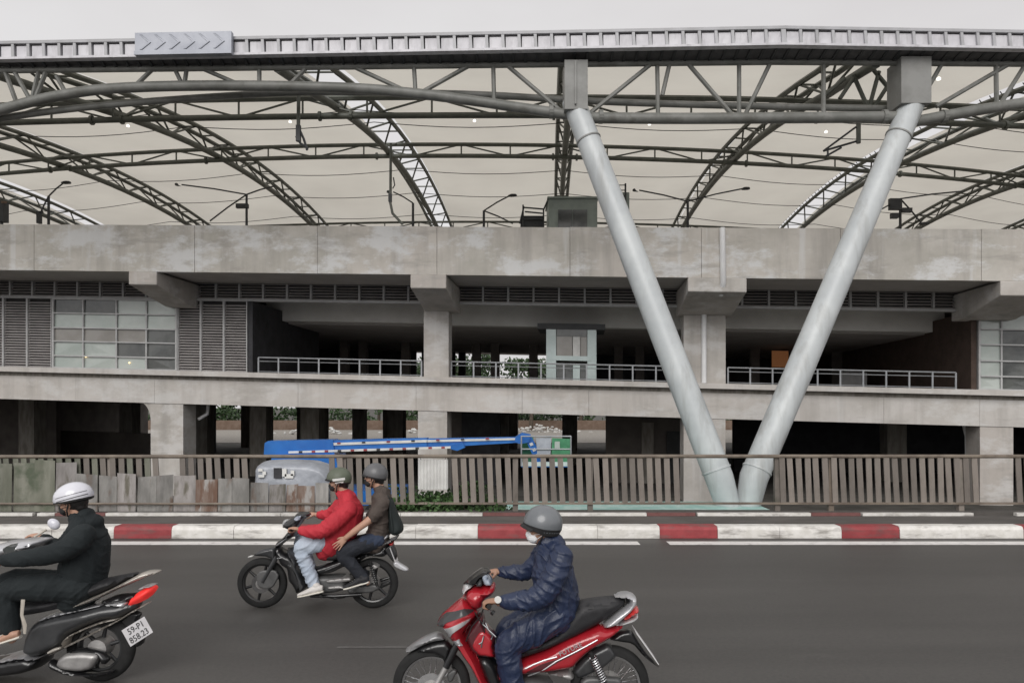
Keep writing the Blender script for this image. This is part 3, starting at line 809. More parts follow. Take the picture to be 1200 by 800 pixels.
# sagging wires between arches under the fabric
for D, dz in ((25.8, -.15), (28.4, .0), (34.5, -.45), (37.5, -.75), (40.5, -1.0)):
    for k in arches[:-1]:
        a = X0 + S * k; pts = [RP(a + S * t / 8, D, .45 + dz - .22 * math.sin(math.pi * t / 8)) for t in range(9)]
        MB().tube(pts, .016, 4).build('stay_wire', 'cable', rf)
# small lamps on the fabric
for px, py, D in ((150, 148, 27), (340, 143, 27), (556, 142, 27), (761, 146, 27), (968, 155, 27), (1100, 93, 21), (127, 226, 42), (266, 221, 42), (412, 218, 42), (574, 218, 42), (882, 229, 42)):
    p = P(px, py, D - .6); MB().lathe(p, [(.001, -.02), (.055, -.02), (.055, .03), (.02, .06), (.001, .06)], 12, 'Z', closed=False).build('roof_lamp', 'lamp_lit', rf)

# ---------------- front edge: fascia, soffit, edge truss
fas = MB()
def fpt(X, d, z): return Vector((X, FE(X) + d, z))
def rpt(X, z): return Vector((X, RE(X), z))
def fbar(Xa, Xb, d0, d1, z0, z1, name, mat, parent):
    m = MB(); p = [fpt(Xa, d0, z0), fpt(Xb, d0, z0), fpt(Xb, d1, z0), fpt(Xa, d1, z0), fpt(Xa, d0, z1), fpt(Xb, d0, z1), fpt(Xb, d1, z1), fpt(Xa, d1, z1)]
    m.hexa(p); return m.build(name, mat, parent)
XL, XK, XR = -24.0, 6.46, 24.0
fa = fbar(XL, XK, .0, .14, ZT - .07, ZT, 'fascia', 'fascia_frame', rf); fbar(XK, XR, .0, .14, ZT - .07, ZT, 'top_rail', 'fascia_frame', fa)
for a, b in ((XL, XK), (XK, XR)):
    fbar(a, b, -.02, .16, ZB, ZB + .055, 'bottom_rail', 'fascia_panel', fa)
    fbar(a, b, .17, .22, ZB + .06, ZT + .0, 'gutter_back', 'soffit', fa)
X = XL; k = 0
while X < XR - .45:
    L = .39
    if X < XK < X + L: L = XK - X + .0001
    fbar(X + .06, X + L - .06 + .05, .06, .1, ZB + .057, ZT - .11, 'fascia_panel', 'fascia_panel', fa)
    p = [fpt(X - .03, -.01, ZB + .057), fpt(X + .04, -.01, ZB + .057), fpt(X + .04, .13, ZB + .057), fpt(X - .03, .13, ZB + .057),
         fpt(X - .05, .01, ZT - .072), fpt(X + .02, .01, ZT - .072), fpt(X + .02, .13, ZT - .072), fpt(X - .05, .13, ZT - .072)]
    MB().hexa(p).build('fascia_post', 'fascia_frame', fa)
    X += L; k += 1
# ribbed soffit behind the fascia
n = 0
for a, b in ((XL, XK), (XK, XR)):
    p = [fpt(a, .162, ZB + .02), fpt(b, .162, ZB + .02), rpt(b, ZB - .06), rpt(a, ZB - .06), fpt(a, .162, ZB + .05), fpt(b, .162, ZB + .05), rpt(b, ZB - .02), rpt(a, ZB - .02)]
    MB().hexa(p).build('soffit', 'soffit', fa)
m = MB(); X = XL
while X < XR:
    p = [fpt(X, .17, ZB - .01), fpt(X + .06, .17, ZB - .01), rpt(X + .06, ZB - .10), rpt(X, ZB - .10), fpt(X, .17, ZB + .019), fpt(X + .06, .17, ZB + .019), rpt(X + .06, ZB - .062), rpt(X, ZB - .062)]
    m.hexa(p); X += .3
m.build('soffit_ribs', 'steel_dark', fa, kind='stuff')
MB().tube([rpt(X, ZB - .11) + Vector((0, .03, 0)) for X in (XL, -10, XK, 15, XR)], .075, 8).build('edge_chord', 'steel_skylit', fa, smooth=50)
# the box with embossed chevrons set over the fascia
bx0, bx1 = dx(157, 17.9), dx(272, 17.9)
bxo = fbar(bx0, bx1, -.16, -.022, ZB - .035, ZT + .05, 'chevron_box', 'fascia_box', fa)
bc = fbar(bx0 - .01, bx1 + .01, -.19, -.161, ZB - .035, ZB + .06, 'lip', 'fascia_box', bxo)
for k in range(6):
    X = bx0 + .12 + k * (bx1 - bx0 - .2) / 6
    for s_ in (0, 1):
        za, zb = (ZB + .1, ZB + .27) if s_ else (ZT + .0, ZB + .27)
        p = [fpt(X, -.170, za), fpt(X + .06, -.178, za), fpt(X + .06, -.162, za), fpt(X, -.162, za), fpt(X + .22, -.178, zb), fpt(X + .28, -.178, zb), fpt(X + .28, -.162, zb), fpt(X + .22, -.162, zb)]
        MB().hexa(p).build('chevron', 'fascia_box', bxo)
# edge truss lower chord: arching between the strut heads
def ep(px, py, d=.08):
    D = 18.3
    for _ in range(4): D = RE(dx(px, D)) + d
    return P(px, py, D)
def chord(pts, r, name): 
    # smooth through points
    q = []
    P_ = [Vector(p) for p in pts]
    for i in range(len(P_) - 1):
        p0 = P_[max(i - 1, 0)]; p1 = P_[i]; p2 = P_[i + 1]; p3 = P_[min(i + 2, len(P_) - 1)]
        for s_ in range(6):
            t = s_ / 6
            q.append(.5 * ((2 * p1) + (-p0 + p2) * t + (2 * p0 - 5 * p1 + 4 * p2 - p3) * t * t + (-p0 + 3 * p1 - 3 * p2 + p3) * t ** 3))
    q.append(P_[-1])
    return MB().tube(q, r, 12).build(name, 'steel_skylit', rf, smooth=50)
chord([ep(-140, 150), ep(-40, 140), ep(0, 129), ep(60, 114), ep(130, 104), ep(250, 100.5), ep(400, 103), ep(480, 109), ep(560, 119), ep(600, 125), ep(662, 134), ep(678, 136)], .125, 'edge_arch')
chord([P(-120, 160, 18.9), P(0, 139, 18.9), P(90, 127, 18.9), P(200, 117, 18.9), P(330, 109, 18.9), P(420, 108, 18.9), P(560, 111, 18.9), P(700, 119, 18.9), P(860, 124, 18.9), P(1060, 128, 18.9)], .085, 'edge_arch')
chord([ep(676, 138), ep(800, 139), ep(950, 138), ep(1074, 137)], .135, 'edge_arch')
chord([ep(1070, 143), ep(1130, 132), ep(1200, 121), ep(1300, 110), ep(1420, 108)], .135, 'edge_arch')
for px in (646, 704, 1036, 1106):
    p = ep(px, 137 if px > 660 else 131); MB().lathe(p, [(.17, -.05), (.17, .05), (.1, .05), (.1, -.05)], 14, 'X').build('flange', 'steel_skylit', rf)
braces = [(413, 81, 476, 107), (485, 78, 487, 108), (552, 79, 493, 109), (578, 78, 579, 119), (592, 78, 658, 131), (766, 76, 690, 134), (770, 76, 771, 138), (785, 76, 776, 112),
          (803, 74, 859, 136), (866, 71, 866, 137), (905, 72, 872, 137), (965, 71, 965, 137), (1107, 72, 1080, 116), (1190, 74, 1097, 125), (1167, 72, 1168, 124), (1200, 81, 1171, 124),
          (181, 82, 157, 102), (204, 82, 214, 100), (219, 82, 216, 100), (233, 82, 282, 100), (304, 82, 304, 100), (358, 84, 338, 101), (4, 82, 20, 122), (14, 82, 36, 118), (46, 84, 38, 114), (55, 84, 42, 114), (66, 92, 78, 110), (1225, 78, 1240, 118), (-30, 82, -10, 130)]
for a, b, c, d in braces:
    MB().tube([ep(a, b - 3, .03), ep(c, d)], .055, 7).build('brace', 'steel_skylit', rf, smooth=50)
# fan of members behind the right strut
for a, b, c, d in ((1022, 80, 1062, 128), (1030, 84, 1018, 128), (1052, 82, 1024, 126), (1000, 88, 1016, 124), (990, 92, 966, 112), (1000, 92, 984, 116)):
    MB().tube([P(a, b, 19.2), P(c, d, 19.2)], .055, 7).build('brace', 'steel', rf, smooth=50)

# ================================================================== V STRUT
vs_ = thing('v_strut', 'pale grey steel V-shaped column carrying the roof edge in front of the station', 'column', P(865.6, 592, 16.6))
vb = P(865.6, 596, 16.6); tl = P(671.5, 118, 18.28); tr = P(1073, 113, 18.28)
for p, q in ((tl, P(843, 560, 16.6)), (tr, P(883, 560, 16.6))):
    base = P(856 if p is tl else 875, 601, 16.6)
    pts = [base, q.lerp(base, .35), q, q.lerp(p, .3), q.lerp(p, .65), p]
    MB().tube([base] + [base.lerp(q, .55), q] + [q.lerp(p, t) for t in (.25, .5, .75, 1)], [.25, .29, .315, .315, .31, .295, .285], 28, ref=(0, 1, 0)).build('strut', 'strut', vs_, smooth=50)
    ax = (p - q).normalized()
    for t, c_ in ((.02, 'strut'), (.885, 'strut_cap')):
        c = q.lerp(p, t); rr = .315 if t < .5 else .29
        m = MB(); pts = []
        a = Vector((0, 1, 0)); a = (a - ax * a.dot(ax)).normalized(); b = ax.cross(a)
        n = 28; ring = [(rr + .02, -.018), (rr + .02, .018), (rr - .01, .02), (rr - .01, -.02)]
        vv = [c + (a * math.cos(2 * math.pi * i / n) + b * math.sin(2 * math.pi * i / n)) * r + ax * h for i in range(n) for r, h in ring]
        m.add(vv, [(i * 4 + j, i * 4 + (j + 1) % 4, ((i + 1) % n) * 4 + (j + 1) % 4, ((i + 1) % n) * 4 + j) for i in range(n) for j in range(4)])
        m.build('collar', c_, vs_)
m = MB().box((P(661, 0, 18.1).x, 17.93, P(0, 131, 18.1).z), (P(688, 0, 18.1).x, 18.62, P(0, 74, 18.1).z)).build('head_plate', 'strut_cap', vs_)
MB().box((P(673, 0, 18).x, 17.87, P(0, 126, 18.1).z), (P(675, 0, 18).x, 17.928, P(0, 76, 18.1).z)).build('stiffener', 'strut_cap', vs_)
MB().box((P(1052, 0, 18.1).x, 17.93, P(0, 124, 18.1).z), (P(1087, 0, 18.1).x, 18.62, P(0, 70, 18.1).z)).build('head_plate', 'strut_cap', vs_)
MB().lathe((vb.x, vb.y, GZ - .05), [(0.001, 0), (.75, 0), (.75, .55), (.55, .9), (.001, .9)], 24, 'Z', closed=False).build('footing', 'turquoise', vs_, smooth=40)
sl = MB().box((dx(592, 15.6), 14.5, GZ - .02), (5.55, 17.3, -.02)).build('painted_slab', 'turquoise', off=(2.6, 15.8, GZ))
tag(sl, 'low turquoise painted slab under the V-shaped column behind the railings', 'slab')
MB().box((dx(592, 14.6), 14.30, GZ - .02), (5.3, 14.42, .10)).build('upstand', 'turquoise', sl).location = Vector((0, 0, 0))

# ================================================================== RAILINGS ALONG THE FOOTWAY
FD = 14.0
fe = thing('railing_fence', 'brown painted metal railing of wide leaning slats along the footway', 'fence', (0, FD, .25))
zt, zb = P(0, 534.5, FD).z, P(0, 589.5, FD).z
MB().tube([(-30, FD, zt), (-12, FD, zt - .006), (0, FD, zt + .004), (12, FD, zt), (30, FD, zt + .004)], (.036), 10).build('top_rail', 'fence_rail', fe, smooth=50)
MB().box((-30, FD - .02, zb - .02), (30, FD + .02, zb + .02)).build('bottom_rail', 'fence_rail', fe)
ln = math.tan(R(2.6)); hh = zt - zb - .03
sm_ = MB(); w = .052; sm_.hexa([(-w + ln * hh, -.012, 0), (w + ln * hh, -.012, 0), (w + ln * hh, .012, 0), (-w + ln * hh, .012, 0), (-w, -.012, hh), (w, -.012, hh), (w, .012, hh), (-w, .012, hh)])
slat_me = sm_.mesh('slat'); slat_me.materials.append(MATS['fence_slat'])
slat_g = slat_me.copy(); slat_g.materials.clear(); slat_g.materials.append(MATS['fence_green'])
px = -190.0; posts = [-95, 128, 402, 604, 692, 912, 975, 1128, 1330]
while px < 1400:
    skip = 296 < px < 386 or (598 < px < 606) or 186 < px < 206 or 488 < px < 524 or 802 < px < 906 or 1148 < px < 1184
    if not skip:
        me = slat_g if px < 95 or (px < 230 and random.random() < .25) else slat_me
        o = inst(me, 'slat', fe, (dx(px, FD) - 0, random.uniform(-.006, .006), zb + .012 - .25), (random.uniform(-.01, .01), random.uniform(-.014, .014), 0))
    px += 10.35 + random.uniform(-.45, .45)
for p_ in posts:
    X = dx(p_, FD); MB().box((X - .05, FD + .025, .2), (X + .05, FD + .12, zt - .02)).build('post', 'fence_rail' if p_ % 2 else 'fence_slat', fe)

# ---------------- patched sheet hoarding in front of the railings
ho = thing('sheet_hoarding', 'row of patched rusty grey metal sheets fixed low against the railings', 'hoarding', (dx(180, 13.9), 13.9, .26))
xs = [-60, -32, -8, 18, 44, 68, 92, 118, 140, 163, 186, 206, 232, 258, 275, 296, 318, 338, 352, 372, 388]
tops = [541, 540, 542, 541, 540, 542, 554, 556, 554, 557, 555, 558, 563, 561, 560, 566, 567, 568, 568, 567, 566]
for i in range(len(xs) - 1):
    x0, x1 = dx(xs[i], 13.9), dx(xs[i + 1], 13.9) - .012
    z1 = P(0, tops[i] + random.uniform(-1.5, 1.5), 13.9).z; z0 = .226
    m = MB(); n = 5; pts = []
    tilt = random.uniform(-.03, .03); yb = 13.88 + (i % 2) * .02
    vs = []
    for k in range(n + 1):
        t = k / n; x = x0 + (x1 - x0) * t; dy = .012 * math.sin(t * 9 + i)
        vs += [(x - .04, yb + dy, z0), (x + tilt * .3 - .04, yb + dy + .02, z1 + tilt * (t - .5))]
    m.add(vs, [(2 * k, 2 * k + 2, 2 * k + 3, 2 * k + 1) for k in range(n)])
    mt = 'sheet_rust' if xs[i] in (338, 352, 232) else 'fence_green' if xs[i] < 60 else random.choice(['sheet_grey', 'sheet_mauve', 'sheet_grey', 'sheet_mauve'])
    o = m.build('sheet_panel', mt, ho); s_ = o.modifiers.new('solid', 'SOLIDIFY'); s_.thickness = .008
MB().tube([(dx(-60, 13.82), 13.84, .38), (dx(388, 13.82), 13.84, .375)], .022, 6).build('batten', 'fence_rail', ho)

# ---------------- plastic-wrapped stall box behind the railings
tb = thing('wrapped_stall', 'grey plastic-wrapped vendor box behind the railings beside the rusty sheets', 'stall', (dx(340, 14.6), 14.6, GZ))
def tp(px, py, d=14.15): p = P(px, py, d); return (p.x, p.z)
ol = [tp(293, 566), tp(294, 548), tp(303, 541), tp(330, 539.5), tp(362, 541), tp(378, 546), tp(388, 556), tp(391, 575), tp(391, 600), tp(293, 600)]
m = MB(); m.pillow(ol, 14.62, .47, .14, .035)
for p in m.v: p.y += .02 * noise.noise(p * 5); p.x += .012 * noise.noise(p * 6 + Vector((9, 2, 1)))
m.build('plastic_cover', 'tarp', tb, smooth=True)
MB().box((dx(296, 14.2), 14.3, GZ - .02), (dx(388, 14.2), 14.95, P(0, 590, 14.2).z)).build('cart', 'sheet_grey', tb)
for a, b, c, d in ((303, 549, 308, 552), (303, 556, 310, 559), (308, 552, 312, 556), (321, 548, 330, 560), (331, 549, 336, 558), (334, 555, 344, 560), (341, 551, 345, 557)):
    p, q = P(a, b, 14.13), P(c, d, 14.13)
    MB().box((p.x, 14.11, q.z), (q.x, 14.135, p.z)).build('printed_patch', 'tarp_white' if a != 321 else 'wall_black', tb)

# ---------------- shrubs behind the railings
def leaves(m, c, r, n, s, rng, flat=1.0):
    for _ in range(n):
        d = Vector((rng.gauss(0, 1), rng.gauss(0, 1), rng.gauss(0, 1))).normalized() * (rng.random() ** .45)
        p = Vector(c) + Vector((d.x * r[0], d.y * r[1], d.z * r[2]))
        a = Vector((rng.gauss(0, 1), rng.gauss(0, 1), rng.gauss(0, 1) * flat)).normalized(); b = a.orthogonal().normalized()
        L = s * rng.uniform(.6, 1.3); w_ = L * .38
        m.add([p, p + a * L * .5 + b * w_, p + a * L, p + a * L * .5 - b * w_], [(0, 1, 2, 3)])
rng = random.Random(3)
for i, (pc, wd, tp_) in enumerate(((478, .42, 556), (508, .42, 574), (538, .44, 562), (566, .4, 570))):
    SD = 14.32; X = dx(pc, SD); zt_ = P(0, tp_, SD).z
    sh = thing('shrub', ['leafy green shrub behind the railings nearest the wrapped stall', 'low green shrub behind the railings below the white column cladding', 'green shrub behind the railings right of the white column cladding', 'small green shrub behind the railings next to the turquoise slab'][i], 'shrub', (X, SD, GZ), 'shrubs behind the railings')
    m = MB()
    for k in range(5): m.tube([(X, SD, GZ - .02), (X + rng.uniform(-.2, .2), SD + rng.uniform(-.15, .15), (zt_ + GZ) / 2), (X + rng.uniform(-.4, .4), SD + rng.uniform(-.2, .2), zt_ - .1)], [.02, .012, .005], 5)
    m.build('stem', 'bark', sh)
    m = MB()
    for k in range(9): leaves(m, (X + rng.uniform(-wd, wd), SD + rng.uniform(-.2, .2), zt_ - .2 - rng.uniform(0, .5)), (.3, .28, .2), 150, .08, rng)
    m.build('foliage', 'leaf_hedge', sh)

# ---------------- white corrugated sheet standing in the gap of the railings
ws_ = thing('white_sheet', 'white corrugated metal sheet hung on the railings in front of a concrete column', 'sheet', (dx(508, 14.03), 14.03, .25))
m = MB(); n = 9; xa, xb = dx(490, 14.03), dx(525, 14.03); za, zb2 = P(0, 573, 14.03).z, P(0, 538, 14.03).z; vs = []
for z in (za, zb2): vs += [(xa + (xb - xa) * k / (2 * n), 14.03 - (.03 if k % 2 else 0), z) for k in range(2 * n + 1)]
q = 2 * n + 1; m.add(vs, [(i, i + 1, q + i + 1, q + i) for i in range(q - 1)])
o = m.build('corrugated_sheet', 'sheet_white', ws_); sm = o.modifiers.new('solid', 'SOLIDIFY'); sm.thickness = .006
for x in (xa + .05, xb - .05): MB().tube([(x, 14.03, zb2 - .02), (x, 14.0, zt)], .006, 5).build('hanging_wire', 'cable', ws_)

# ---------------- blue boom lift in front of the station
LD = 18.6
bl = thing('boom_lift', 'bright blue telescopic boom lift parked low behind the railings', 'boom lift', (dx(360, LD), LD, GZ))
def lp(px, py, d=LD): return P(px, py, d)
def bar(pts, y0, y1, name, mat, parent):
    """side outline in pixels, given real width"""
    q = [lp(a, b, y0) for a, b in pts]; n = len(q)
    vs = [Vector((p.x, y0, p.z)) for p in q] + [Vector((p.x, y1, p.z)) for p in q]
    return MB().add(vs, [(i, (i + 1) % n, n + (i + 1) % n, n + i) for i in range(n)] + [tuple(reversed(range(n))), tuple(range(n, 2 * n))]).build(name, mat, parent)
b0 = bar([(310, 519), (314, 516.5), (390, 515), (392, 533), (309, 534)], 18.4, 18.95, 'main_boom', 'boom_blue', bl)
bar([(378, 516), (500, 513), (500, 524), (378, 529)], 18.45, 18.9, 'boom_section', 'boom_blue', bl)
bar([(495, 513.8), (606, 512), (606, 518.5), (495, 525)], 18.5, 18.85, 'boom_section', 'boom_blue', bl)
bar([(380, 519), (500, 515), (500, 518), (380, 522)], 18.42, 18.446, 'white_strip', 'sheet_white', bl)
bar([(500, 515.3), (604, 513), (604, 515.3), (500, 518)], 18.47, 18.496, 'white_strip', 'sheet_white', bl)
bar([(338, 528.5), (528, 522.6), (528, 525.2), (338, 531)], 18.38, 18.415, 'striped_rail', 'sheet_white', bl)
for k in range(12):
    a = 350 + k * 15.2; y = 528.6 - (a - 338) * .0311
    bar([(a, y), (a + 4, y - .1), (a + 4, y + 2.2), (a, y + 2.3)], 18.365, 18.379, 'red_mark', 'paint_red' if k % 3 else 'ink', bl)
for k in range(7):
    a = 395 + k * 29; y = 518.6 - (a - 380) * .0305
    bar([(a, y), (a + 4, y - .1), (a + 4, y + 1.8), (a, y + 1.9)], 18.405, 18.419, 'mark', 'ink' if k % 2 else 'paint_red', bl)
bar([(528, 521), (542, 519), (545, 524), (536, 528), (528, 526)], 18.4, 18.9, 'boom_knuckle', 'boom_blue', bl)
bar([(604, 512), (612, 507), (622, 509), (620, 518), (610, 520), (603, 518)], 18.45, 18.9, 'jib_head', 'boom_blue', bl)
jb_ = bar([(615, 513), (622, 510), (637, 538), (633, 546), (628, 542)], 18.5, 18.8, 'jib', 'boom_blue', bl)
for t in (.25, .5, .75): bar([(617 + 13 * t, 513 + 26 * t), (620.5 + 13 * t, 511.5 + 26 * t), (622 + 13 * t, 514.5 + 26 * t), (618.5 + 13 * t, 516 + 26 * t)], 18.48, 18.499, 'white_mark', 'sheet_white', bl)
bk = bar([(611, 544), (669, 544), (669, 547), (611, 547)], 18.2, 19.2, 'basket', 'boom_blue', bl)
for (a, b_) in ((611, 19.18), (669, 19.18), (611, 18.2), (669, 18.2)):
    MB().tube([lp(a, 546, b_), lp(a, 511, b_)], .02, 6).build('basket_post', 'rail_metal', bk)
for y in (511, 526):
    MB().tube([lp(611, y, 18.2), lp(669, y, 18.2), lp(669, y, 19.18), lp(611, y, 19.18), lp(611, y, 18.2)], .018, 6).build('basket_rail', 'rail_metal', bk)
bar([(611, 513), (625, 512), (626, 545), (611, 545)], 19.19, 19.2, 'net', 'green_net', bk); bar([(647, 513), (669, 514), (669, 541), (646, 541)], 18.21, 18.22, 'net', 'green_net', bk)
bar([(628, 513), (646, 512), (645, 536), (630, 536)], 18.23, 18.24, 'side_sheet', 'tarp', bk)
bar([(650, 517), (656, 517), (656, 525), (650, 525)], 18.19, 18.2, 'sign_panel', 'glass_green', bk)
bar([(612, 541), (668, 541), (667, 546), (612, 546)], 18.185, 18.199, 'toe_board', 'glass_lift', bk)
bar([(318, 534), (392, 534), (398, 552), (392, 575), (316, 575)], 18.1, 19.3, 'turret', 'boom_blue', bl)
bar([(300, 575), (470, 575), (470, 592), (300, 592)], 17.9, 19.5, 'chassis', 'boom_blue', bl)
for pxw in (318, 452):
    for yy in (17.75, 19.4): MB().lathe((lp(pxw, 0).x, yy, GZ + .42), [(.12, -.02), (.36, 0), (.42, .05), (.42, .25), (.36, .3), (.12, .3)], 20, 'Y').build('wheel', 'rubber', bl, smooth=40)

# ================================================================== THINGS ON THE PLATFORM
PD = 29.0
DKZ = 6.75
def lamp_post(px, D, ytop, arms, label, extra=None, lean=0):
    base = P(px, 300, D); top = P(px + lean, ytop, D)
    zb_ = 6.6
    t = thing('platform_lamp', label, 'lamp post', (base.x, D, zb_), 'lamp posts on the platform')
    MB().tube([(base.x, D, zb_), top], [.06, .045], 8).build('pole', 'steel_dark', t, smooth=50)
    for ax, ay, head in arms:
        e = P(ax, ay, D)
        a = MB().tube([top, top.lerp(e, .5) + Vector((0, 0, .03)), e], .028, 6).build('arm', 'steel_dark', t, smooth=50)
        if head:
            d = (e - top).normalized()
            MB().pillow([(e.x - .12, e.z - .02), (e.x + .1 * (1 if d.x > 0 else -1) - .06, e.z + .06), (e.x + .24 * (1 if d.x > 0 else -1), e.z + .05), (e.x + .26 * (1 if d.x > 0 else -1), e.z - .04), (e.x, e.z - .06)], D, .1, .04).build('lamp_head', 'steel_dark', a, smooth=40)
    for (a, b, c, d) in (extra or []):
        p, q = P(a, b, D), P(c, d, D); MB().box((p.x, D - .08, q.z), (q.x, D + .08, p.z)).build('camera_box', 'steel_dark', t)
lamp_post(57, 27.5, 230, [(75, 214, 1), (47, 251, 0)], 'short lamp post above the parapet beside the bright roof slit', [(44, 248, 48, 262)])
lamp_post(289, 28, 228, [(213, 216.5, 1), (322, 218, 0), (246, 259, 0)], 'long-armed lamp post with camera above the parapet', [(277, 239, 291, 244)])
lamp_post(567, 28, 247, [(598, 229, 1), (601, 262, 0)], 'lamp post with one upturned arm near the green booth')
lamp_post(484, 28, 238, [(461, 225, 1)], 'lamp post with short left arm against the white-slit arch')
lamp_post(806, 28, 236, [(749, 223, 1), (871, 221, 1)], 'two-armed lamp post on the platform between the struts')
lamp_post(1055, 27, 233, [(1080, 262, 1), (1130, 224, 0), (1008, 261, 1)], 'dark lamp and camera mast behind the right strut', [(1042, 233, 1056, 246), (1056, 244, 1068, 249), (1044, 250, 1052, 256)])
# hanging equipment
h1 = thing('hanging_bracket', 'grey pipe with folded bracket hanging from the edge arch', 'bracket', P(350, 113, 19.5))
MB().tube([P(350, 108, 19.5), P(349.5, 163, 19.5)], .05, 8).build('pipe', 'steel', h1, smooth=50)
MB().tube([P(350, 150, 19.5), P(356, 163, 19.5), P(360, 176, 19.5)], .035, 6).build('arm', 'steel_dark', h1)
MB().tube([P(347, 160, 19.5), P(352, 168, 19.5), P(361, 174, 19.5)], .035, 6).build('arm', 'steel_dark', h1)
MB().box(P(346.5, 165, 19.45), P(353, 148, 19.55)).build('clamp', 'steel_dark', h1)
h2 = thing('hanging_bracket', 'curved hose on a vertical pipe hanging beside the white-slit arch', 'bracket', P(458, 170, 22))
MB().tube([P(458, 168, 22), P(457.5, 238, 22), P(460, 250, 22), P(472, 263, 22)], .04, 8).build('pipe', 'steel', h2, smooth=50)
MB().box(P(455, 236, 21.95), P(459.5, 228, 22.05)).build('clamp', 'steel_dark', h2)
MB().tube([P(461, 208, 22), P(462.5, 217, 22), P(460, 221, 22)], .02, 5).build('hook', 'steel_dark', h2)
h3 = thing('hanging_bracket', 'triangular steel bracket hanging below the edge pipe by the right strut', 'bracket', P(1004, 148, 20))
for a, b, c, d, r in ((1006, 140, 1006, 168, .06), (965, 177, 1003, 149, .03), (965, 177, 1006, 165, .03), (968, 183, 986, 173, .03), (970, 174, 970, 182, .025)):
    MB().tube([P(a, b, 20), P(c, d, 20)], r, 6).build('bar', 'steel_dark' if r < .05 else 'steel', h3, smooth=50)
# operator booth
bd = 26.0
bo = thing('platform_booth', 'small grey-green metal booth with dark windows above the parapet', 'booth', (P(672, 0, bd).x, bd, 6.7))
a, b = P(643, 275, bd), P(700, 233, bd)
MB().box((a.x, bd, 6.7), (b.x, bd + 1.6, b.z)).build('cabin', 'booth', bo)
MB().box((a.x - .05, bd - .08, b.z + .002), (b.x + .05, bd + 1.7, b.z + .06)).build('roof', 'booth', bo)
for x0, x1 in ((654, 670.5), (671.5, 688)):
    p, q = P(x0, 246, bd), P(x1, 266.5, bd); MB().box((p.x, bd - .03, q.z), (q.x, bd + .02, p.z)).build('window', 'glass_dark', bo)
fr = thing('steel_stand', 'black open steel stand left of the green booth', 'stand', (P(626, 0, 26.5).x, 26.5, 6.7))
fd = 26.5
for a, b, c, d in ((613, 275, 613, 240), (637, 275, 637, 245), (613, 243, 637, 245), (615, 248, 636, 250), (613, 257, 637, 257), (637, 246, 642, 234), (609, 262, 614, 242)):
    MB().tube([P(a, b, fd), P(c, d, fd)], .03, 5).build('bar', 'steel_dark', fr)
MB().box(P(610, 270, fd + .1), P(636, 257, fd + .6)).build('machine', 'steel_dark', fr)
la = thing('steel_ladder_frame', 'thin steel ladder frame behind the left strut above the parapet', 'ladder', (P(728, 0, 26.5).x, 26.5, 6.7))
for x in (722, 733): MB().tube([P(x, 275, fd), P(x, 215, fd)], .035, 5).build('rail', 'steel_dark', la)
for y in range(217, 262, 6): MB().tube([P(722, y, fd), P(733, y, fd)], .018, 4).build('rung', 'steel_dark', la)
MB().box(P(727, 262, fd), P(735, 230, fd + .5)).build('panel', 'booth', la)
sg = thing('signal_box', 'dark signal box at the far left above the parapet', 'signal', (P(3, 0, 26).x, 26, 6.7))
MB().box(P(-6, 259, 26), P(10.5, 238, 26.3)).build('case', 'steel_dark', sg); MB().tube([P(2, 300, 26.15), P(2, 258, 26.15)], .05, 6).build('post', 'steel_dark', sg)
MB().box(P(1, 238, 25.97), P(8, 236, 26.02)).build('cap', 'terracotta', sg)
# rail behind the parapet
pr_ = thing('platform_rail', 'thin dark rail running along behind the concrete parapet', 'rail', B(0, 1.2, 6.75))
MB().tube([B(UL + 1, 1.2, 7.80), B(0, 1.2, 7.79), B(UR - 1, 1.2, 7.80)], .035, 6).build('rail', 'steel_dark', pr_)
for k in range(23): MB().tube([B(UL + 2 + k * 2.75, 1.2, 6.7), B(UL + 2 + k * 2.75, 1.2, 7.80)], .03, 5).build('post', 'steel_dark', pr_)

# ================================================================== BEYOND THE STATION
rng = random.Random(11)
def tree(x, y, h, i):
    t = thing('tree', 'green broadleaf tree beyond the station, glimpsed through its open storeys', 'tree', (x, y, GZ), 'trees beyond the station')
    m = MB(); m.tube([(x, y, GZ - .1), (x + .15, y, GZ + h * .35), (x - .1, y + .1, GZ + h * .7)], [.3, .22, .1], 7)
    for k in range(5):
        a = rng.uniform(0, 6.28); m.tube([(x, y, GZ + h * (.3 + .07 * k)), (x + math.cos(a) * h * .25, y + math.sin(a) * h * .2, GZ + h * (.5 + .08 * k))], [.12, .04], 5)
    m.build('trunk', 'bark', t, smooth=50)
    m = MB()
    for k in range(14):
        a = rng.uniform(0, 6.28); rr = rng.uniform(0, .3) * h
        leaves(m, (x + math.cos(a) * rr, y + math.sin(a) * rr, GZ + h * rng.uniform(.4, .92)), (h * .15, h * .15, h * .11), 110, .55, rng)
    m.build('crown', 'leaf', t)
spots = [(-44, 112), (-33, 118), (-22, 122), (-12, 112), (-5, 104), (2.5, 98), (9.5, 103), (17, 116), (26, 110), (38, 118), (-55, 120), (50, 122), (-1, 130), (12, 128), (-38, 108), (-27, 106), (-17, 108), (-8, 120), (6, 112), (14, 107), (21, 105), (32, 108), (44, 112), (-60, 108)]
for i, (x, y) in enumerate(spots): tree(x, y, rng.uniform(7.5, 11.5), i)
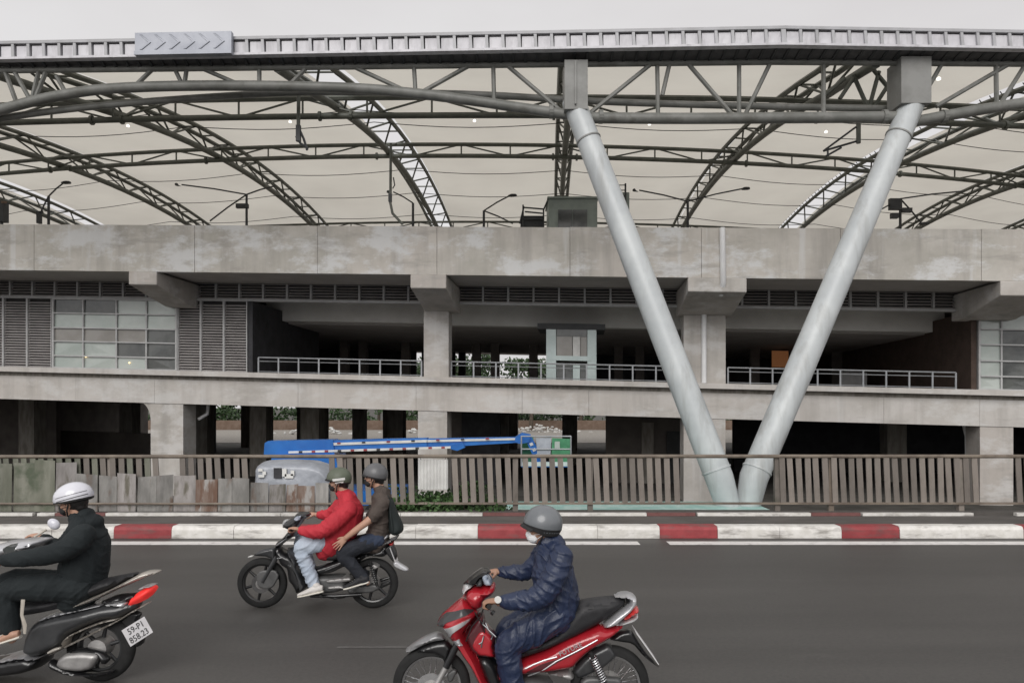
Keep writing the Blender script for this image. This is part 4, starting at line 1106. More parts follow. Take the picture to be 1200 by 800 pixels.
# parked cars / rubble glimpsed under the deck
rng = random.Random(5)
for i, (x, y, c) in enumerate(((-22, 84, 'sheet_white'), (-9.5, 88, 'sheet_white'), (3.5, 92, 'rubble'))):
    h = thing('rubble_heap', ['white rubble heap on the open ground beyond the left bays', 'white rubble heap beyond the white-clad column', 'pale rubble heap beyond the green basket'][i], 'rubble', (x, y, GZ), 'rubble heaps beyond the station')
    m = MB()
    for k in range(60):
        p = Vector((x + rng.gauss(0, 2.2), y + rng.gauss(0, .8), GZ)); p.z += rng.uniform(.0, 1.0) * max(.1, 1 - abs(p.x - x) / 4.5)
        m.ball(p, (rng.uniform(.1, .32), rng.uniform(.1, .3), rng.uniform(.08, .22)), 6, 4, Matrix.Rotation(rng.uniform(0, 3), 3, 'Z'))
    m.build('rubble_heap', c, h, kind='stuff').name = 'stones'
th = MB(); rng = random.Random(21)
for k in range(330): leaves(th, (rng.uniform(-75, 75), 104 + rng.uniform(-1, 1.5), GZ + rng.uniform(.3, 2.9)), (1.3, .8, .7), 36, .45, rng)
tag(th.build('thicket', 'leaf', kind='stuff', off=(0, 104, GZ)), 'dark green thicket behind the low boundary wall of the yard', 'thicket')
yard = MB().box((-120, 64, GZ + .004), (120, 100, GZ + .02)).build('yard', 'concrete_dark', kind='structure')
fw = MB().box((-120, 100.5, GZ), (120, 100.9, GZ + 1.3)).build('boundary_wall', 'terracotta', off=(0, 100.7, GZ))
tag(fw, 'low reddish boundary wall at the far side of the yard', 'wall')

# ================================================================== MOTORBIKES
class Bike:
    def __init__(s, D, label, name, cx, group='motorbikes on the road'):
        s.D = D; s.o = thing(name, label, 'motorbike', (dx(cx, D), D, 0), group); s.org = (0, 0, 1)
    def crop(s, ox, oy, k): s.org = (ox, oy, k); return s
    def px(s, p): return (s.org[0] + p[0] / s.org[2], s.org[1] + p[1] / s.org[2])
    def p(s, x, y, dy=0):
        a, b = s.px((x, y)); return P(a, b, s.D + dy)
    def surf(s, pts, hw, er, y0=0, hwf=None):
        q = [s.p(x, y, y0 - hw * .85) for x, y in pts]; q = [Vector((v.x, v.z)) for v in q]; cut = []
        for i, a in enumerate(q):
            b = q[(i + 1) % len(q)]; cut += [a.lerp(b, .18), a.lerp(b, .82)]
        q = cut
        def f(x, z):
            c = Vector((x, z)); ins = False; j = len(q) - 1; d = 1e9
            for i in range(len(q)):
                a, b = q[i], q[j]
                if (a.y > c.y) != (b.y > c.y) and c.x < (b.x - a.x) * (c.y - a.y) / (b.y - a.y) + a.x: ins = not ins
                e = b - a; t = max(0, min(1, (c - a).dot(e) / max(e.length_squared, 1e-12))); d = min(d, (c - a - e * t).length)
                j = i
            w = hw if hwf is None else hwf(x, z)
            if not ins: return w * .25
            return w * math.sqrt(max(.06, 1 - (1 - min(d / er, 1)) ** 2))
        return f
    def plate(s, name, pts, f, hw, mat, eps=.003, step=.011, parent=None, th=.008):
        q = [s.p(x, y, -hw * .9) for x, y in pts]
        return MB().plate([(v.x, v.z) for v in q], s.D, f, eps, step, th).build(name, mat, parent or s.o, smooth=40)
    def pil(s, name, pts, hw, er, mat, y0=0, parent=None, hwf=None, step=None):
        q = [s.p(x, y, y0 - hw * .85) for x, y in pts]
        return MB().pillow([(v.x, v.z) for v in q], s.D + y0, hw, er, step, hwf).build(name, mat, parent or s.o, smooth=60)
    def tube(s, name, pts, r, mat, dy=0, parent=None, n=8):
        return MB().tube([s.p(*(q if len(q) == 3 else (q[0], q[1], dy))) for q in pts], r, n).build(name, mat, parent or s.o, smooth=50)
    def wheel(s, cpx, cpy, r, w, rimr, rim_mat, spokes='wire', disc=True, hubr=.05):
        c = P(cpx, cpy, s.D); c.z = r + .001
        wo = MB().lathe(c, [(.012, -w * .7), (hubr, -w * .6), (hubr, w * .6), (.012, w * .7)], 20).build('wheel', 'alloy_dark', s.o, smooth=40)
        t = w / 2; pr = []
        for k in range(13):
            a = math.pi * (k / 12) ; pr.append((rimr + .006 + (r - rimr - .006) * math.sin(a) ** .55, -t * math.cos(a)))
        pr.append((rimr - .004, t * .6)); pr.append((rimr - .004, -t * .6))
        MB().lathe(c, pr, 48).build('tyre', 'rubber', wo, smooth=50)
        MB().lathe(c, [(rimr + .008, -t * .78), (rimr + .008, -t * .62), (rimr - .008, -t * .5), (rimr - .012, 0), (rimr - .008, t * .5), (rimr + .008, t * .62), (rimr + .008, t * .78), (rimr - .016, t * .6), (rimr - .022, 0), (rimr - .016, -t * .6)], 48).build('rim', rim_mat, wo, smooth=50)
        m = MB()
        if spokes == 'wire':
            for k in range(36):
                a = 2 * math.pi * k / 36; b = a + (.35 if k % 2 else -.35); sd_ = w * .45 * (1 if (k // 2) % 2 else -1)
                m.tube([c + Vector((hubr * math.cos(b), sd_, hubr * math.sin(b))), c + Vector(((rimr - .01) * math.cos(a), 0, (rimr - .01) * math.sin(a)))], .0016, 4)
            m.build('spokes', 'chrome', wo, kind='stuff')
        else:
            for k in range(6):
                a = 2 * math.pi * k / 6 + .3
                m2 = MB().tube([c + Vector((hubr * .8 * math.cos(a), 0, hubr * .8 * math.sin(a))), c + Vector((rimr * math.cos(a), 0, rimr * math.sin(a)))], [(.02, .016), (.013, .012)], 8, ref=(0, 1, 0)).build('spoke', rim_mat, wo, smooth=50)
        if disc:
            MB().lathe(c, [(.055, -w * .75), (.1, -w * .75), (.1, -w * .75 + .004), (.055, -w * .75 + .004)], 32).build('brake_disc', 'chrome', wo)
            MB().lathe(c, [(.02, -w * .8), (.058, -w * .74), (.058, -w * .6), (.02, -w * .6)], 24).build('hub_cap', 'alloy', wo, smooth=40)
        else:
            MB().lathe(c, [(.015, -w * .78), (.075, -w * .7), (.082, -w * .3), (.082, w * .3), (.075, w * .7), (.015, w * .78)], 28).build('drum', 'alloy', wo, smooth=40)
        return c
    def spring(s, a, b, r, turns, mat, dy):
        pa, pb = s.p(a[0], a[1], dy), s.p(b[0], b[1], dy); ax = (pb - pa); u = ax.normalized(); e = u.orthogonal().normalized(); f = u.cross(e)
        n = turns * 10
        MB().tube([pa + ax * (k / n) + (e * math.cos(2 * math.pi * k / 10) + f * math.sin(2 * math.pi * k / 10)) * r for k in range(n + 1)], .0055, 6).build('shock_spring', mat, s.o, smooth=50)
        MB().tube([pa - u * .03, pb + u * .05], r * .62, 10).build('shock_body', 'rubber', s.o, smooth=50)
    def mirror(s, base, head, rx, rz, mat, dy):
        a, b = s.p(base[0], base[1], dy * .8), s.p(head[0], head[1], dy)
        m_ = MB().tube([a, a.lerp(b, .5) + Vector((.01, 0, .01)), b], .005, 6).build('mirror', 'bike_black', s.o, smooth=50)
        MB().ball(b + Vector((0, 0, .02)), (rx, .06, rz), 16, 10).build('mirror_shell', mat, m_, smooth=True)

# ------------------------------------------------------------------ red underbone in front
N = Bike(5.1, 'glossy red underbone motorbike with black seat, ridden alone', 'motorbike', 610)
c_f = N.wheel(506, 801, .268, .075, .205, 'chrome', 'wire', True); c_r = N.wheel(714.5, 801, .272, .085, .208, 'chrome', 'wire', False)
N.crop(455, 660, 5.7125)
N.pil('front_fender', [(150, 600), (220, 560), (300, 530), (388, 519), (430, 568), (418, 620), (396, 690), (374, 682), (356, 636), (300, 610), (200, 602)], .062, .03, 'bike_black')
N.pil('fender_top', [(105, 592), (150, 553), (230, 503), (320, 470), (366, 489), (388, 520), (300, 533), (222, 563), (152, 602), (112, 609)], .066, .035, 'bike_grey')
for dy, mt in ((-.085, 'alloy'), (.085, 'alloy')):
    N.tube('fork_leg', [(388, 690, dy), (330, 802, dy), (300, 826, dy)], .021, mt); N.tube('fork_tube', [(470, 520, dy), (386, 694, dy)], .024, 'bike_black')
N.pil('brake_caliper', [(390, 740), (440, 705), (462, 720), (430, 790), (400, 800)], .02, .012, 'alloy_dark', -.07)
# front cowl
cw_ = [(384, 342), (430, 300), (482, 260), (520, 275), (560, 305), (600, 335), (606, 350), (530, 455), (503, 490), (532, 560), (587, 650), (646, 785), (700, 880), (735, 980), (690, 985), (620, 880), (575, 795), (540, 722), (482, 642), (432, 562), (392, 515), (376, 485), (345, 450), (316, 440), (316, 424), (345, 375)]
N.pil('front_cowl', cw_, .16, .085, 'bike_red', step=.014); cs_ = N.surf(cw_, .16, .085)
N.plate('cowl_band', [(318, 426), (347, 377), (386, 346), (500, 302), (578, 325), (492, 352), (382, 397), (352, 446), (324, 444)], cs_, .15, 'bike_charcoal', .004)
N.plate('indicator_lens', [(352, 452), (400, 425), (552, 364), (546, 386), (432, 458), (404, 512), (386, 503)], cs_, .15, 'lens_clear', .008, th=.012)
N.plate('cowl_edge', [(520, 462), (590, 345), (603, 350), (534, 456), (508, 490), (536, 560), (592, 650), (650, 785), (640, 788), (578, 655), (522, 562), (496, 490)], cs_, .15, 'bike_red', .006)
N.pil('inner_panel', [(505, 492), (530, 455), (604, 350), (640, 350), (648, 430), (722, 500), (712, 560), (732, 645), (690, 642), (600, 632), (548, 592)], .115, .03, 'bike_maroon')
N.pil('inner_panel_red', [(540, 560), (560, 500), (600, 440), (648, 430), (716, 505), (706, 560), (726, 640), (690, 638), (602, 628)], .125, .03, 'bike_red')
N.pil('engine_cover', [(596, 640), (640, 622), (690, 640), (735, 705), (770, 800), (800, 900), (700, 920), (650, 800), (610, 700)], .11, .04, 'bike_black')
# silver wing badge on the cowl
e1 = [(424, 528), (474, 503), (482, 528), (500, 553), (472, 548), (440, 555)]
N.plate('wing_badge', e1, cs_, .15, 'bike_silver', .005)
# handlebar cowl
N.pil('handlebar_cowl', [(508, 250), (520, 202), (560, 180), (640, 163), (716, 158), (717, 202), (692, 236), (644, 260), (632, 312), (590, 328), (545, 312)], .15, .06, 'bike_red', hwf=lambda x, z: .15)
N.pil('headlight', [(484, 195), (505, 155), (530, 142), (560, 150), (592, 165), (545, 185), (522, 205), (514, 245), (490, 240)], .11, .05, 'lens_clear')
N.pil('visor', [(488, 166), (548, 100), (628, 48), (668, 55), (690, 82), (640, 100), (612, 110), (584, 158), (530, 148)], .12, .04, 'bike_black')
N.pil('meter_glass', [(618, 96), (654, 66), (692, 118), (702, 156), (640, 158)], .13, .02, 'glass_meter')
N.pil('meter_frame', [(572, 160), (620, 92), (642, 160)], .126, .015, 'bike_charcoal')
for dy in (-.27, .27):
    N.tube('grip', [(640, 262 if dy < 0 else 90, dy * .55), (665, 282 if dy < 0 else 88, dy * .8), (675, 288 if dy < 0 else 86, dy * 1.15)], .017, 'rubber')
N.tube('brake_lever', [(650, 285, -.18), (655, 300, -.26), (690, 318, -.3)], .006, 'chrome')
N.tube('bar_end', [(692, 322, -.31), (706, 334, -.31)], .017, 'bike_black')
for pts in ([(560, 300, -.06), (600, 360, -.12), (640, 420, -.13), (650, 520, -.1)], [(640, 290, -.2), (620, 350, -.17), (560, 420, -.17), (520, 520, -.12)], [(600, 110, .16), (560, 200, .16), (540, 300, .15)]):
    N.tube('control_cable', pts, .0045, 'rubber', n=6)
# keys dangling from the ignition
for pts in ([(640, 372), (632, 405), (660, 430)], [(640, 482), (628, 525), (608, 538)], [(628, 525), (622, 560)], [(660, 430), (700, 480), (690, 505)], [(650, 395), (668, 440), (720, 490)]):
    N.tube('key_chain', pts, .005, 'chrome', -.13, n=6)
# rear body
N.crop(610, 680, 6.667)
sp_ = [(-190, 790), (-160, 700), (-40, 655), (60, 610), (200, 560), (350, 470), (500, 408), (640, 362), (660, 384), (800, 372), (852, 374), (800, 402), (722, 470), (650, 510), (560, 560), (470, 640), (420, 702), (250, 732), (100, 748), (-20, 760), (-120, 830)]
hwn = lambda x, z: .135 - max(0, (x - .55)) * .14
N.pil('side_panel', sp_, .135, .05, 'bike_red', hwf=hwn, step=.014); ss_ = N.surf(sp_, .135, .05, 0, hwn)
N.plate('dark_flash', [(40, 712), (150, 650), (290, 606), (520, 498), (590, 465), (460, 545), (300, 625), (170, 705), (60, 742)], ss_, .135, 'bike_maroon', .003)
for pts in ([(58, 742), (110, 725), (190, 690), (280, 628), (420, 560), (540, 496), (602, 462)], [(40, 686), (100, 655), (180, 622), (285, 594)]):
    N.tube('trim_line', [(a, b, -ss_(N.p(a, b, -.12).x, N.p(a, b, -.12).z) - .004) for a, b in pts], .0045, 'bike_silver', n=6)
q0 = N.p(308, 590, -.142); q1 = N.p(512, 500, -.142); ang = math.atan2(q1.z - q0.z, q1.x - q0.x)
text_obj('lettering', 'FUTURE', .044, Matrix.Translation(q0) @ Matrix.Rotation(-ang, 4, 'Y') @ Matrix.Rotation(R(90), 4, 'X') @ Matrix.Shear('XZ', 4, (.0, 0)) @ Matrix.Scale(1.05, 4, (1, 0, 0)), 'bike_silver', N.o, .0015)
sh_ = lambda x, z: .125 - max(0, (x - .45)) * .12
st_ = N.pil('seat', [(-110, 640), (-60, 560), (60, 500), (250, 430), (340, 320), (430, 215), (520, 178), (740, 150), (832, 156), (836, 196), (800, 232), (650, 346), (400, 472), (180, 572), (-60, 648)], .125, .05, 'seat', hwf=sh_)
N.pil('seat_top', [(420, 240), (470, 190), (560, 170), (740, 150), (828, 156), (790, 200), (700, 235), (560, 262), (480, 330), (380, 420)], .122, .05, 'seat_grey', hwf=lambda x, z: sh_(x, z) + .002)
N.pil('grab_rail', [(735, 150), (800, 128), (860, 122), (916, 140), (918, 190), (872, 252), (792, 322), (762, 352), (700, 377), (648, 378), (648, 356), (750, 272), (832, 214), (862, 166), (828, 147)], .115, .02, 'bike_silver')
N.pil('grab_rail_fill', [(835, 150), (866, 160), (838, 214), (800, 232), (836, 196)], .1, .02, 'bike_charcoal')
N.pil('tail_light', [(784, 332), (800, 290), (880, 220), (936, 224), (938, 260), (900, 292), (832, 322)], .105, .035, 'lens_red')
N.pil('tail_lens', [(700, 384), (780, 344), (900, 287), (934, 268), (930, 300), (894, 332), (800, 362)], .108, .025, 'lens_clear')
N.pil('rear_fender', [(690, 470), (780, 405), (870, 388), (935, 500), (1005, 600), (1092, 678), (1092, 692), (1030, 655), (955, 590), (880, 500), (760, 482)], .055, .02, 'bike_black')
pa, pb = N.p(876, 388, 0), N.p(1046, 628, 0); d_ = (pb - pa).normalized(); nn = Vector((d_.z, 0, -d_.x)); nn = nn if nn.x > 0 else -nn
pl = [pa + nn * .012 + Vector((0, s_ * .095, 0)) for s_ in (-1, 1)] + [pb + nn * .012 + Vector((0, s_ * .095, 0)) for s_ in (1, -1)]
m = MB(); m.hexa([p for p in pl] + [p + nn * .004 for p in pl]); npl = m.build('number_plate', 'plate', N.o)
N.pil('inner_fender', [(405, 712), (480, 622), (560, 558), (700, 488), (758, 585), (742, 622), (640, 702), (560, 735), (500, 770), (440, 775)], .06, .03, 'bike_charcoal')
N.spring((560, 590), (648, 780), .024, 11, 'chrome', -.13); N.spring((560, 590), (648, 780), .024, 11, 'chrome', .13)
N.pil('step_bracket', [(165, 742), (280, 722), (395, 714), (432, 775), (380, 790), (280, 750)], .11, .02, 'alloy')
N.pil('chain_case', [(470, 790), (520, 758), (640, 755), (780, 762), (800, 800), (760, 840), (560, 850), (470, 830)], .03, .02, 'alloy_dark', -.085)
N.pil('exhaust', [(300, 900), (600, 860), (900, 830), (960, 800), (990, 830), (900, 900), (600, 940), (320, 950)], .045, .04, 'chrome', .12)
N.pil('engine', [(-250, 790), (-100, 760), (100, 770), (260, 800), (260, 960), (120, 1020), (-200, 1010), (-280, 900)], .11, .05, 'alloy_dark')
N.pil('swing_arm', [(200, 850), (450, 815), (700, 790), (740, 810), (700, 830), (450, 860), (220, 890)], .025, .02, 'alloy_dark', -.07)
N.tube('foot_peg', [(-60, 985, -.12), (-60, 985, -.26)], .014, 'rubber'); N.tube('foot_peg', [(-60, 975, .12), (-60, 965, .26)], .014, 'rubber')
N.tube('gear_pedal', [(-100, 1000, -.12), (-170, 1005, -.2)], .008, 'chrome')
N.tube('main_stand', [(60, 990, -.1), (140, 1060, -.13)], .012, 'bike_black')

# ------------------------------------------------------------------ black underbone with two riders
K = Bike(8.05, 'black underbone motorbike carrying two riders near the kerb', 'motorbike', 372)
c_f2 = K.wheel(307.5, 682, .272, .075, .205, 'bike_black', 'cast', True); c_r2 = K.wheel(437.5, 682, .272, .082, .205, 'bike_black', 'cast', False)
K.crop(270, 600, 6.667)
K.pil('front_fender', [(185, 345), (165, 335), (230, 295), (320, 275), (350, 285), (355, 380), (330, 440), (290, 452), (320, 375), (270, 350)], .06, .03, 'bike_charcoal')
K.pil('fender_tip', [(130, 350), (150, 340), (178, 338), (176, 347), (150, 356), (132, 357)], .03, .012, 'sheet_white')
for dy in (-.09, .09):
    K.tube('fork_leg', [(360, 350, dy), (310, 440, dy), (250, 545, dy)], .024, 'bike_charcoal')
K.pil('brake_caliper', [(200, 500), (230, 455), (350, 450), (380, 500), (330, 590), (270, 605), (210, 580)], .02, .012, 'alloy_dark', -.08)
K.pil('front_cowl', [(335, 285), (340, 245), (400, 200), (440, 150), (480, 140), (500, 200), (455, 210), (360, 280), (420, 320), (480, 345), (520, 400), (525, 440), (560, 540), (580, 580), (530, 640), (505, 650), (480, 590), (440, 540), (430, 450), (380, 420), (350, 350)], .14, .05, 'bike_black', step=.014)
K.pil('cowl_highlight', [(350, 262), (360, 245), (440, 195), (450, 205), (372, 268)], .145, .01, 'bike_grey')
K.pil('cowl_badge', [(360, 352), (420, 342), (425, 355), (362, 366)], .142, .006, 'bike_silver')
K.pil('leg_shield', [(420, 290), (445, 300), (520, 385), (515, 430), (560, 530), (585, 585), (540, 640), (520, 560), (500, 470), (440, 420), (430, 400), (480, 400)], .17, .02, 'bike_charcoal')
K.pil('handlebar_cowl', [(405, 130), (400, 90), (440, 70), (480, 40), (505, 12), (570, 8), (610, 15), (600, 40), (560, 60), (545, 90), (500, 140), (450, 150)], .13, .05, 'bike_black')
K.pil('meter_glass', [(490, 55), (510, 28), (560, 22), (550, 60), (515, 75)], .132, .01, 'glass_meter')
K.pil('indicator_lens', [(395, 90), (405, 65), (440, 58), (445, 75), (420, 95), (415, 130), (400, 130)], .09, .03, 'lens_clear')
for dy, yy in ((-.3, 130), (.3, 20)):
    K.tube('grip', [(500, yy + (-30 if dy < 0 else 40), dy * .5), (480 if dy < 0 else 575, yy, dy), ], .017, 'rubber')
K.crop(370, 600, 6.667)
K.pil('frame_cover', [(-70, 440), (0, 430), (110, 395), (230, 350), (330, 330), (480, 300), (560, 250), (640, 205), (560, 270), (540, 300), (560, 330), (520, 360), (400, 350), (330, 400), (220, 430), (120, 480), (0, 500), (-100, 520)], .12, .04, 'bike_black', step=.014)
K.pil('seat', [(60, 350), (120, 300), (250, 300), (330, 290), (420, 250), (520, 205), (545, 215), (500, 275), (330, 345), (130, 390), (70, 385)], .12, .04, 'seat')
K.pil('side_highlight', [(60, 450), (140, 415), (220, 388), (235, 396), (150, 430), (70, 465)], .125, .01, 'bike_grey')
K.pil('grab_rail', [(375, 275), (440, 255), (500, 225), (540, 185), (560, 175), (572, 188), (520, 240), (440, 272), (385, 288)], .13, .012, 'bike_silver')
K.pil('trim_line', [(310, 330), (420, 300), (560, 225), (640, 190), (630, 210), (560, 245), (430, 315), (320, 340)], .128, .01, 'bike_grey')
K.pil('rear_fender', [(520, 290), (560, 260), (600, 240), (640, 330), (620, 385), (600, 395), (560, 340)], .06, .02, 'bike_black')
K.pil('tail_light', [(555, 248), (590, 235), (608, 232), (600, 265), (570, 262)], .07, .015, 'lens_red')
pa, pb = K.p(575, 270, 0), K.p(618, 388, 0); d_ = (pb - pa).normalized(); nn = Vector((d_.z, 0, -d_.x)); nn = nn if nn.x > 0 else -nn
pl = [pa + nn * .02 + Vector((0, s_ * .095, 0)) for s_ in (-1, 1)] + [pb + nn * .02 + Vector((0, s_ * .095, 0)) for s_ in (1, -1)]
MB().hexa(pl + [p + nn * .004 for p in pl]).build('number_plate', 'plate', K.o)
K.pil('mudflap', [(600, 395), (630, 380), (655, 400), (720, 440), (722, 462), (690, 465), (610, 430)], .05, .015, 'bike_silver')
K.pil('engine', [(-60, 500), (60, 500), (200, 490), (250, 520), (230, 610), (120, 640), (-60, 650), (-80, 560)], .11, .04, 'alloy_dark')
K.pil('cylinder', [(70, 520), (200, 505), (280, 500), (290, 540), (200, 555), (80, 560)], .13, .02, 'alloy')
K.pil('exhaust_guard', [(80, 575), (200, 560), (240, 590), (230, 605), (90, 610)], .13, .02, 'alloy')
K.tube('exhaust', [(-40, 650, -.1), (150, 655, -.12), (360, 640, -.13)], .02, 'bike_black'); 
K.pil('muffler', [(330, 600), (460, 560), (600, 520), (610, 550), (470, 620), (340, 640)], .045, .03, 'alloy_dark', .12)
K.pil('chain_case', [(240, 610), (300, 580), (480, 560), (500, 600), (440, 630), (260, 640)], .03, .02, 'alloy_dark', -.09)
K.spring((430, 400), (470, 540), .024, 9, 'bike_black', -.13); K.spring((430, 400), (470, 540), .024, 9, 'bike_black', .13)
K.pil('shock_mount', [(415, 405), (440, 395), (470, 405), (500, 425), (470, 450), (425, 440)], .14, .015, 'alloy')
K.tube('foot_peg', [(40, 640, -.12), (40, 660, -.28)], .014, 'rubber'); K.tube('foot_peg', [(300, 610, -.12), (300, 612, -.26)], .012, 'rubber')
K.tube('foot_peg', [(40, 640, .12), (40, 640, .28)], .014, 'rubber')
K.tube('main_stand', [(60, 650, -.1), (150, 670, -.12), (230, 660, -.1)], .012, 'bike_black')

# ------------------------------------------------------------------ dark scooter entering at the left
T = Bike(5.9, 'dark grey and silver scooter with lit red tail light, cut off at the left', 'scooter', 60)
T.o['category'] = 'scooter'
c_r3 = T.wheel(119, 758, .272, .1, .178, 'bike_charcoal', 'cast', False); c_f3 = T.wheel(-66, 758, .272, .09, .178, 'bike_charcoal', 'cast', True)
T.crop(60, 665, 5.923)
tw = lambda x, z: .15 - max(0, (x + 3.35)) * .16
T.pil('side_body', [(-230, 600), (-200, 470), (-160, 400), (-100, 360), (0, 335), (180, 300), (340, 262), (500, 255), (560, 235), (560, 300), (500, 330), (440, 372), (330, 380), (220, 420), (100, 480), (70, 560), (-50, 610), (-150, 640)], .16, .06, 'bike_charcoal', step=.015, hwf=lambda x, z: tw(x, z) + .01)
T.pil('upper_trim', [(-100, 362), (0, 332), (180, 296), (345, 262), (350, 272), (180, 308), (0, 348), (-90, 378)], .172, .01, 'bike_silver', hwf=lambda x, z: tw(x, z) + .016, step=.012)
T.pil('lower_trim', [(75, 560), (70, 520), (100, 478), (220, 420), (340, 378), (440, 362), (445, 374), (345, 392), (225, 434), (112, 488), (95, 520), (90, 565)], .165, .01, 'bike_champagne', step=.012, hwf=lambda x, z: tw(x, z) + .014)
T.pil('lower_line', [(-20, 598), (80, 548), (200, 492), (330, 425), (440, 372), (520, 320), (630, 262), (634, 272), (525, 334), (445, 386), (335, 440), (205, 508), (85, 565), (-10, 612)], .15, .01, 'bike_champagne', step=.012, hwf=lambda x, z: tw(x, z) + .012)
T.pil('tail_panel', [(300, 250), (420, 200), (560, 190), (600, 175), (560, 230), (500, 262), (350, 268)], .13, .04, 'bike_black', hwf=lambda x, z: tw(x, z) + .004)
T.pil('turn_lens', [(345, 262), (400, 248), (500, 238), (510, 255), (490, 290), (440, 278), (360, 274)], .14, .02, 'lens_clear', hwf=lambda x, z: tw(x, z) + .016)
T.pil('tail_light', [(500, 285), (530, 215), (580, 175), (650, 145), (682, 142), (680, 180), (640, 230), (560, 270), (515, 300)], .12, .04, 'tail_lit', hwf=lambda x, z: .105)
T.pil('tail_tip', [(590, 152), (620, 134), (680, 130), (682, 142), (640, 146), (600, 160)], .1, .015, 'bike_silver')
T.pil('seat', [(-480, 330), (-420, 250), (-200, 240), (0, 215), (150, 160), (300, 100), (420, 75), (530, 55), (550, 70), (430, 140), (330, 190), (150, 260), (0, 310), (-200, 350), (-420, 370)], .16, .06, 'seat', hwf=lambda x, z: .15 - max(0, (x + 3.3)) * .15, step=.015)
T.pil('grab_rail', [(125, 278), (180, 240), (300, 195), (400, 150), (520, 85), (580, 55), (620, 42), (700, 42), (704, 55), (640, 80), (520, 128), (420, 170), (330, 215), (240, 255), (160, 285)], .155, .02, 'bike_champagne', hwf=lambda x, z: tw(x, z) + .008)
T.pil('rear_fender', [(440, 400), (500, 340), (560, 300), (620, 320), (590, 370), (640, 500), (600, 555), (570, 550), (540, 470)], .04, .02, 'bike_black', .02)
# number plate, tilted, facing backwards
pc = T.p(598, 440, -.10)
Mt = Matrix.Translation(pc) @ Matrix.Rotation(R(-38), 4, 'Z') @ Matrix.Rotation(R(-18), 4, 'Y') @ Matrix.Rotation(R(20), 4, 'X')
hw_, hh_ = .098, .072
m = MB(); cs = [Vector((x, y, z)) for x in (0, .004) for (y, z) in ((-hw_, -hh_), (hw_, -hh_), (hw_, hh_), (-hw_, hh_))]
m.hexa([Mt @ c for c in cs]); tpl = m.build('number_plate', 'plate', T.o)
Mtx = Mt @ Matrix.Translation((.006, 0, 0)) @ Matrix.Rotation(R(90), 4, 'Z') @ Matrix.Rotation(R(90), 4, 'X')
for s_, y, x in (('59-P1', .010, -.068), ('858.23', -.058, -.086)):
    text_obj('lettering', s_, .070, Mtx @ Matrix.Translation((x, y, 0)) @ Matrix.Scale(.84, 4, (1, 0, 0)), 'ink', tpl, .0008)
T.pil('plate_bracket', [(560, 400), (600, 380), (640, 520), (600, 555)], .03, .01, 'bike_black', .03)
T.pil('engine_case', [(22, 680), (40, 635), (90, 600), (200, 590), (300, 600), (322, 620), (300, 660), (270, 710), (180, 728), (60, 712)], .05, .03, 'alloy', -.12)
T.pil('air_box', [(60, 600), (200, 560), (330, 580), (400, 640), (350, 690), (300, 600)], .05, .03, 'bike_black', -.1)
T.pil('kick_cover', [(-30, 640), (60, 690), (160, 735), (300, 740), (420, 720), (400, 745), (280, 765), (100, 760), (-40, 700)], .06, .03, 'bike_black', -.1)
T.pil('foot_peg', [(-40, 590), (10, 560), (60, 550), (65, 565), (10, 590), (-30, 605)], .02, .01, 'bike_champagne', -.16)
T.crop(0, 660, 5.714)
T.pil('floor_side', [(-500, 720), (-200, 690), (0, 650), (160, 625), (210, 640), (250, 640), (230, 720), (100, 760), (-300, 790), (-500, 790)], .16, .04, 'bike_black')
T.pil('floor_trim', [(-400, 712), (-150, 690), (0, 650), (140, 622), (170, 624), (205, 642), (250, 634), (240, 650), (195, 655), (160, 636), (0, 668), (-150, 706), (-400, 730)], .166, .01, 'bike_silver', step=.012)
T.pil('leg_shield', [(-560, 700), (-520, 300), (-430, 0), (-330, -110), (-280, -100), (-330, 60), (-400, 330), (-430, 700)], .2, .05, 'bike_charcoal', step=.02)
T.pil('front_fender', [(-700, 480), (-600, 420), (-480, 420), (-350, 470), (-330, 560), (-420, 500), (-600, 490)], .07, .03, 'bike_silver')
for dy in (-.09, .09): T.tube('fork_leg', [(-400, 300, dy), (-377, 560, dy)], .024, 'bike_charcoal')
T.crop(0, 560, 6.154)
T.pil('dash_cowl', [(-260, 640), (-200, 560), (-60, 480), (100, 460), (200, 462), (235, 480), (160, 555), (0, 575), (-100, 640)], .2, .05, 'bike_silver', step=.015)
T.pil('dash_screen', [(18, 505), (60, 478), (120, 470), (155, 525), (110, 545), (40, 540)], .203, .008, 'glass_dark', step=.012)
T.pil('dash_screen', [(165, 480), (190, 478), (188, 495), (175, 500)], .203, .006, 'glass_dark', step=.01)
T.tube('grip', [(-20, 620, -.2), (-60, 650, -.38)], .018, 'rubber'); T.tube('grip', [(200, 455, .2), (235, 420, .34)], .018, 'rubber')
T.tube('mirror_stem', [(245, 425, .2), (290, 400, .22), (335, 370, .25)], .009, 'strap'); 
MB().ball(T.p(388, 330, .27), (.055, .03, .042), 18, 12, Matrix.Rotation(R(35), 3, 'Y')).build('mirror_shell', 'helmet_white', T.o, smooth=True)
T.tube('brake_lever', [(240, 432, .25), (250, 415, .3), (262, 405, .33)], .01, 'bike_black')

